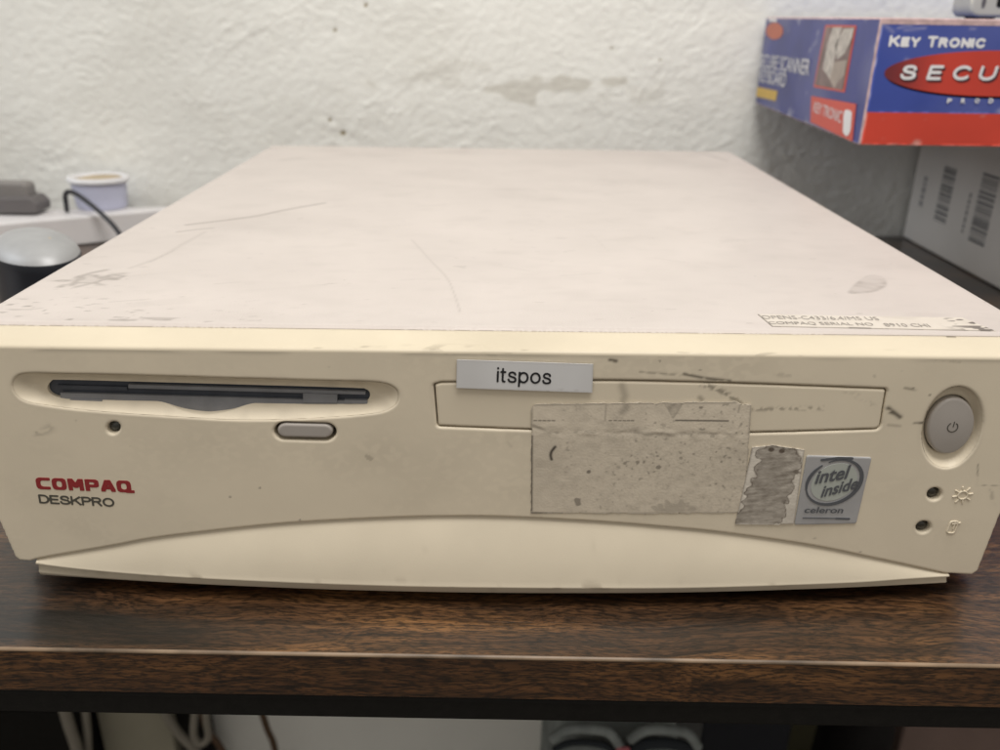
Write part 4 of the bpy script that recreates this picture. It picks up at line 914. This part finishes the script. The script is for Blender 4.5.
# lavender tub
tc_ = Lp(107, 205.5); tc_[1] = min(tc_[1], YW-.030); mpp = np.linalg.norm(at((131, 200), 1, tc_[1])-at((70, 200), 1, tc_[1]))/61
tub = thing('plastic_tub', 'small oval lavender plastic tub with white rim standing on the white trunking', 'tub', tuple(tc_[:2])+(ZL,))
def oval(c, rx, ry, z, n=40): return np.array([(c[0]+rx*math.cos(t), c[1]+ry*math.sin(t), z) for t in np.linspace(0, 2*math.pi, n, endpoint=False)])
rw = 29.5*mpp; ht = .0255; tr_y = .019
rings('tub_body', [oval(tc_, rw*.78, tr_y*.78, ZL+.0003), oval(tc_, rw*.83, tr_y*.83, ZL+.002), oval(tc_, rw*.90, tr_y*.92, ZL+ht*.86)], M['tub'], tub, True)
rings('tub_rim', [oval(tc_, rw*.90, tr_y*.92, ZL+ht*.84), oval(tc_, rw*1.0, tr_y, ZL+ht*.84), oval(tc_, rw*1.01, tr_y*1.01, ZL+ht*.9), oval(tc_, rw*.98, tr_y*.98, ZL+ht), oval(tc_, rw*.90, tr_y*.9, ZL+ht), oval(tc_, rw*.86, tr_y*.85, ZL+ht*.85), oval(tc_, rw*.8, tr_y*.8, ZL+ht*.3)], M['kb_white'], tub)
rings('tub_contents', [oval(tc_, rw*.83, tr_y*.83, ZL+ht*.90), oval(tc_+np.array([rw*.15, .002, 0]), rw*.55, tr_y*.55, ZL+ht*.98), oval(tc_+np.array([rw*.2, .003, 0]), rw*.2, tr_y*.25, ZL+ht*1.0)], M['tub_in'], tub, False, True)
# grey device
gb = Lp(20, 216); gy = min(gb[1], YW-.06); gd = thing('grey_adapter', 'grey blocky adapter with sloped side standing on the white trunking', 'adapter', (gb[0]-.02, gy+.02, ZL))
G = lambda px, py, y=gy: at((px, py), 1, y)[[0, 2]]
pr = np.array([G(-70, 214), G(37, 214), G(36.5, 205), G(29, 198), G(-70, 199)])
pr[:, 1] = np.maximum(pr[:, 1], ZL+.0003)
pf = poly_sdf(rounded(pr, .002)); sdf_mesh('adapter_base', pf, bb(pr), .0008, f3(gy), M['greydev_d'], gd, depth=.022, bevel=.0012)
gy2 = gy+.008; pr2 = np.array([G(-70, 198, gy2), G(29, 200, gy2), G(26, 186, gy2), G(22, 183, gy2), G(-70, 182, gy2)])
sdf_mesh('adapter_top', poly_sdf(rounded(pr2, .003)), bb(pr2), .0008, f3(gy2), M['greydev'], gd, depth=.013, bevel=.002)
# dark canister with dished silver top
zc = .066; cc = Lp(38, 249.5, zc); ex = (Lp(81, 250, zc)-Lp(-4, 250, zc))[0]/2; ey = (Lp(36, 231.5, zc)[1]-Lp(36, 266.5, zc)[1])/2
cx_lim = -.1625-ex*.98
CO = np.array([Lp(35+46*math.cos(t), 251+15.6*math.sin(t), zc) for t in np.linspace(0, 2*math.pi, 48, endpoint=False)])[::-1]
cc = CO.mean(0); sh_x = max(0., float(CO[:, 0].max())+.1635); CO[:, 0] -= sh_x; cc[0] -= sh_x
ring = lambda k, z, off=(0, 0): np.stack([cc[0]+off[0]+(CO[:, 0]-cc[0])*k, cc[1]+off[1]+(CO[:, 1]-cc[1])*k, np.full(48, z)], 1)
cn = thing('dark_canister', 'dark navy oval canister with domed silver grey top beside the computer', 'canister', (cc[0], cc[1], 0))
rings('canister_body', [ring(.97, .0003), ring(1.0, .004), ring(1.0, zc-.012), ring(.99, zc-.004), ring(1, zc-.001), ring(.985, zc)], M['navy'], cn, True)
rings('domed_top', [ring(.985, zc), ring(.95, zc+.0018), ring(.85, zc+.0042), ring(.65, zc+.0066), ring(.4, zc+.0080), ring(.15, zc+.0086)], M['silver'], cn, False, True)
kn = (float(Lp(52, 254, zc)[0]-cc[0]), float(Lp(52, 254, zc)[1]-cc[1])); rings('top_boss', [ring(.085, zc+.003, kn), ring(.08, zc+.0072, kn), ring(.03, zc+.0078, kn)], M['tub_in'], cn, False, True)

kp = [Lp(67, 210.5, ZL+.0019)]+[at(p, 1, .43) for p in ((66, 203), (65.3, 196), (68, 191.8), (77, 194.5))]+[at((95, 208), 1, .42), at((112, 224), 1, .405), at((128, 242), 1, .395)]
kp = kp+[np.array([-.262, .388, .010]), np.array([-.24, .388, .004])]
tag(tube('black_cable', kp, .0019, M['cable'], None, 10, loc=(kp[-1][0], .388, 0)), 'stiff black cable bent into a hook in front of the lavender tub', 'cable')

# ================================================================== under the desk
U = lambda px, py, y: at((px, py), 1, y)
FZ = -.74
def ubox(name, part, px0, px1, pytop, y0, dep, m, label, cat, bev=.003, zbot=FZ):
    a, b = U(px0, pytop, y0), U(px1, pytop, y0)
    t = thing(name, label, cat, ((a[0]+b[0])/2, y0+dep/2, zbot))
    V, F = box_vf((a[0], y0, zbot+.0005), (b[0], y0+dep, a[2]), bev); mesh(part, V, F, m, t); return t, a, b
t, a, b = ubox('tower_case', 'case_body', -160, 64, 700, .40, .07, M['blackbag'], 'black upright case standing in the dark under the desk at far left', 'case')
box('front_panel', (a[0]+.004, .397, FZ+.02), (b[0]-.004, .3995, a[2]-.01), M['blacksteel'], t, .001)
t, a, b = ubox('pale_board', 'board_panel', 88, 163, 680, .44, .018, M['board'], 'pale grey green board leaning in the dark under the desk', 'board')
box('board_edge', (a[0]-.001, .4385, a[2]+.0003), (b[0]+.001, .4595, a[2]+.006), M['pale_cable'], t, .001)
for i, (pts, r, mk, lab_) in enumerate((
    ([(62, 700), (70, 728), (77, 750), (84, 790), (80, 860)], .0055, 'pale_cable', 'pale flat cable hanging nearest the black case under the desk'),
    ([(84, 700), (87, 728), (88, 750), (88, 800), (92, 860)], .0040, 'pale_cable', 'thin pale cable hanging straight in front of the grey green board'),
    ([(158, 700), (176, 730), (196, 752), (226, 790), (240, 860)], .0045, 'pale_cable', 'pale cable slanting down beside the board under the desk'),
    ([(200, 700), (207, 728), (222, 750), (250, 800), (260, 860)], .0035, 'brown_cable', 'brown cable slanting next to the beige loop under the desk'),
    ([(258, 700), (267, 728), (275, 750), (280, 800), (276, 860)], .0035, 'brown_cable', 'brown cable hanging alone against the pale wall under the desk'))):
    P = [U(x, y, .40+.012*i) for x, y in pts]; P = [np.array([p[0], p[1], max(p[2], FZ+.006)]) for p in P]
    tag(tube('hanging_cable', P, r, M[mk], None, 10, loc=(P[-1][0], P[-1][1], FZ)), lab_, 'cable', 'cables hanging under the desk')
lp = [U(x, y, .385) for x, y in ((197, 690), (194, 722), (194, 736), (200, 744), (208, 738), (207, 724), (203, 690))]
tag(tube('cable_loop', lp, .0035, M['pale_cable'], None, 10, loc=(lp[0][0], .385, lp[3][2])), 'beige cable loop drooping in front of the dark gap under the desk', 'cable')
t, a, b = ubox('black_pouch', 'pouch_body', 164, 203, 690, .455, .02, M['blackbag'], 'narrow black pouch against the wall between board and cable loop', 'pouch', .008)
box('pouch_flap', (a[0]+.002, .4535, a[2]-.06), (b[0]-.002, .4552, a[2]-.002), M['blacksteel'], t, .0006)
# grey padded bundle with two curved openings
by = .20; c0, c1_ = U(547, 740, by), U(703, 740, by); top_z = U(620, 722, by)[2]; cxm = (c0[0]+c1_[0])/2; hw = (c1_[0]-c0[0])/2
bn = thing('padded_bundle', 'grey padded cloth bundle with two dark curved seams and a pink tab under the desk', 'bundle', (cxm, by+.07, FZ))
def bundle():
    nu, nv = 72, 40; R = []
    for j in range(nv):
        t = j/(nv-1); z = FZ+.001+(top_z-FZ)*t
        k = (1-max(0, (t-.80)/.20)**3.2) if t > .80 else 1.0; k = max(k, .02)**.5*(.93+.07*math.sin(math.pi*min(t*1.2, 1)))
        a_ = np.linspace(0, 2*math.pi, nu, endpoint=False); ca, sa = np.cos(a_), np.sin(a_)
        e = .55; x = np.sign(ca)*np.abs(ca)**e*hw*k; y = np.sign(sa)*np.abs(sa)**e*.07*k
        wr = 1+.035*np.sin(a_*7+t*9)*math.sin(t*14)
        R.append(np.stack([cxm+x*wr, by+.07+y*wr, np.full(nu, z)], 1))
    return rings('bundle_body', R, M['cloth'], bn, True, True)
bundle()
for s in (-1, 1):
    cxo = cxm+s*hw*.50; zz = U(620, 738, by)[2]
    for k, (dz, rr, mm) in enumerate(((0, .0022 if s < 0 else .0040, 'clothdark'), (.012, .0035, 'cloth'), (-.012, .0095, 'cloth'))):
        w_ = hw*(.40+.04*(k == 1)-.05*(k == 2)); tube('dark_seam' if k == 0 else 'padded_fold', [(cxo-w_, by-.001, zz-.010+dz*.8), (cxo-w_*.6, by-.003, zz-.002+dz), (cxo, by-.004, zz+dz), (cxo+w_*.6, by-.003, zz-.004+dz), (cxo+w_, by-.001, zz-.014+dz*.6)], rr, M[mm], bn)
box('pink_tab', (cxm-hw*.12, by-.006, top_z-.05), (cxm+hw*.06, by-.0025, top_z-.018), M['pink'], bn, .002)
# right: dark bag, olive card, black bag, red-brown box
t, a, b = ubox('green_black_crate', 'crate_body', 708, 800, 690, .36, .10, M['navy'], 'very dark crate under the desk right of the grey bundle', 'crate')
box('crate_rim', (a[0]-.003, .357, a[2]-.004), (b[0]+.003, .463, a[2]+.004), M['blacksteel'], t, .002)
t, a, b = ubox('olive_card', 'card_panel', 792, 860, 690, .462, .016, M['olive'], 'dull olive card sheet standing against the wall under the desk', 'card')
box('card_lip', (a[0], .4605, a[2]-.012), (b[0], .4617, a[2]-.002), M['board'], t, .0004)
def bag():
    yb = .33; a, b = U(846, 740, yb), U(922, 740, yb); top_z = U(880, 700, yb)[2]; cx, h = (a[0]+b[0])/2, (b[0]-a[0])/2
    t = thing('black_bag', 'black rounded bag standing between olive card and red brown box under the desk', 'bag', (cx, yb+.05, FZ))
    R = []
    for k in np.linspace(0, 1, 24):
        s = (1-.12*math.cos(k*9))*(1.0 if k < .7 else math.sqrt(max(1-((k-.7)/.31)**2, .01))); R.append(oval((cx, yb+.05), h*s, .05*s, FZ+.001+(top_z-FZ)*k))
    rings('bag_body', R, M['blackbag'], t, True, True)
    tube('handle', [(cx-h*.4, yb+.05, top_z-.02), (cx-h*.2, yb+.05, top_z+.03), (cx+h*.2, yb+.05, top_z+.03), (cx+h*.4, yb+.05, top_z-.02)], .004, M['blacksteel'], t)
bag()
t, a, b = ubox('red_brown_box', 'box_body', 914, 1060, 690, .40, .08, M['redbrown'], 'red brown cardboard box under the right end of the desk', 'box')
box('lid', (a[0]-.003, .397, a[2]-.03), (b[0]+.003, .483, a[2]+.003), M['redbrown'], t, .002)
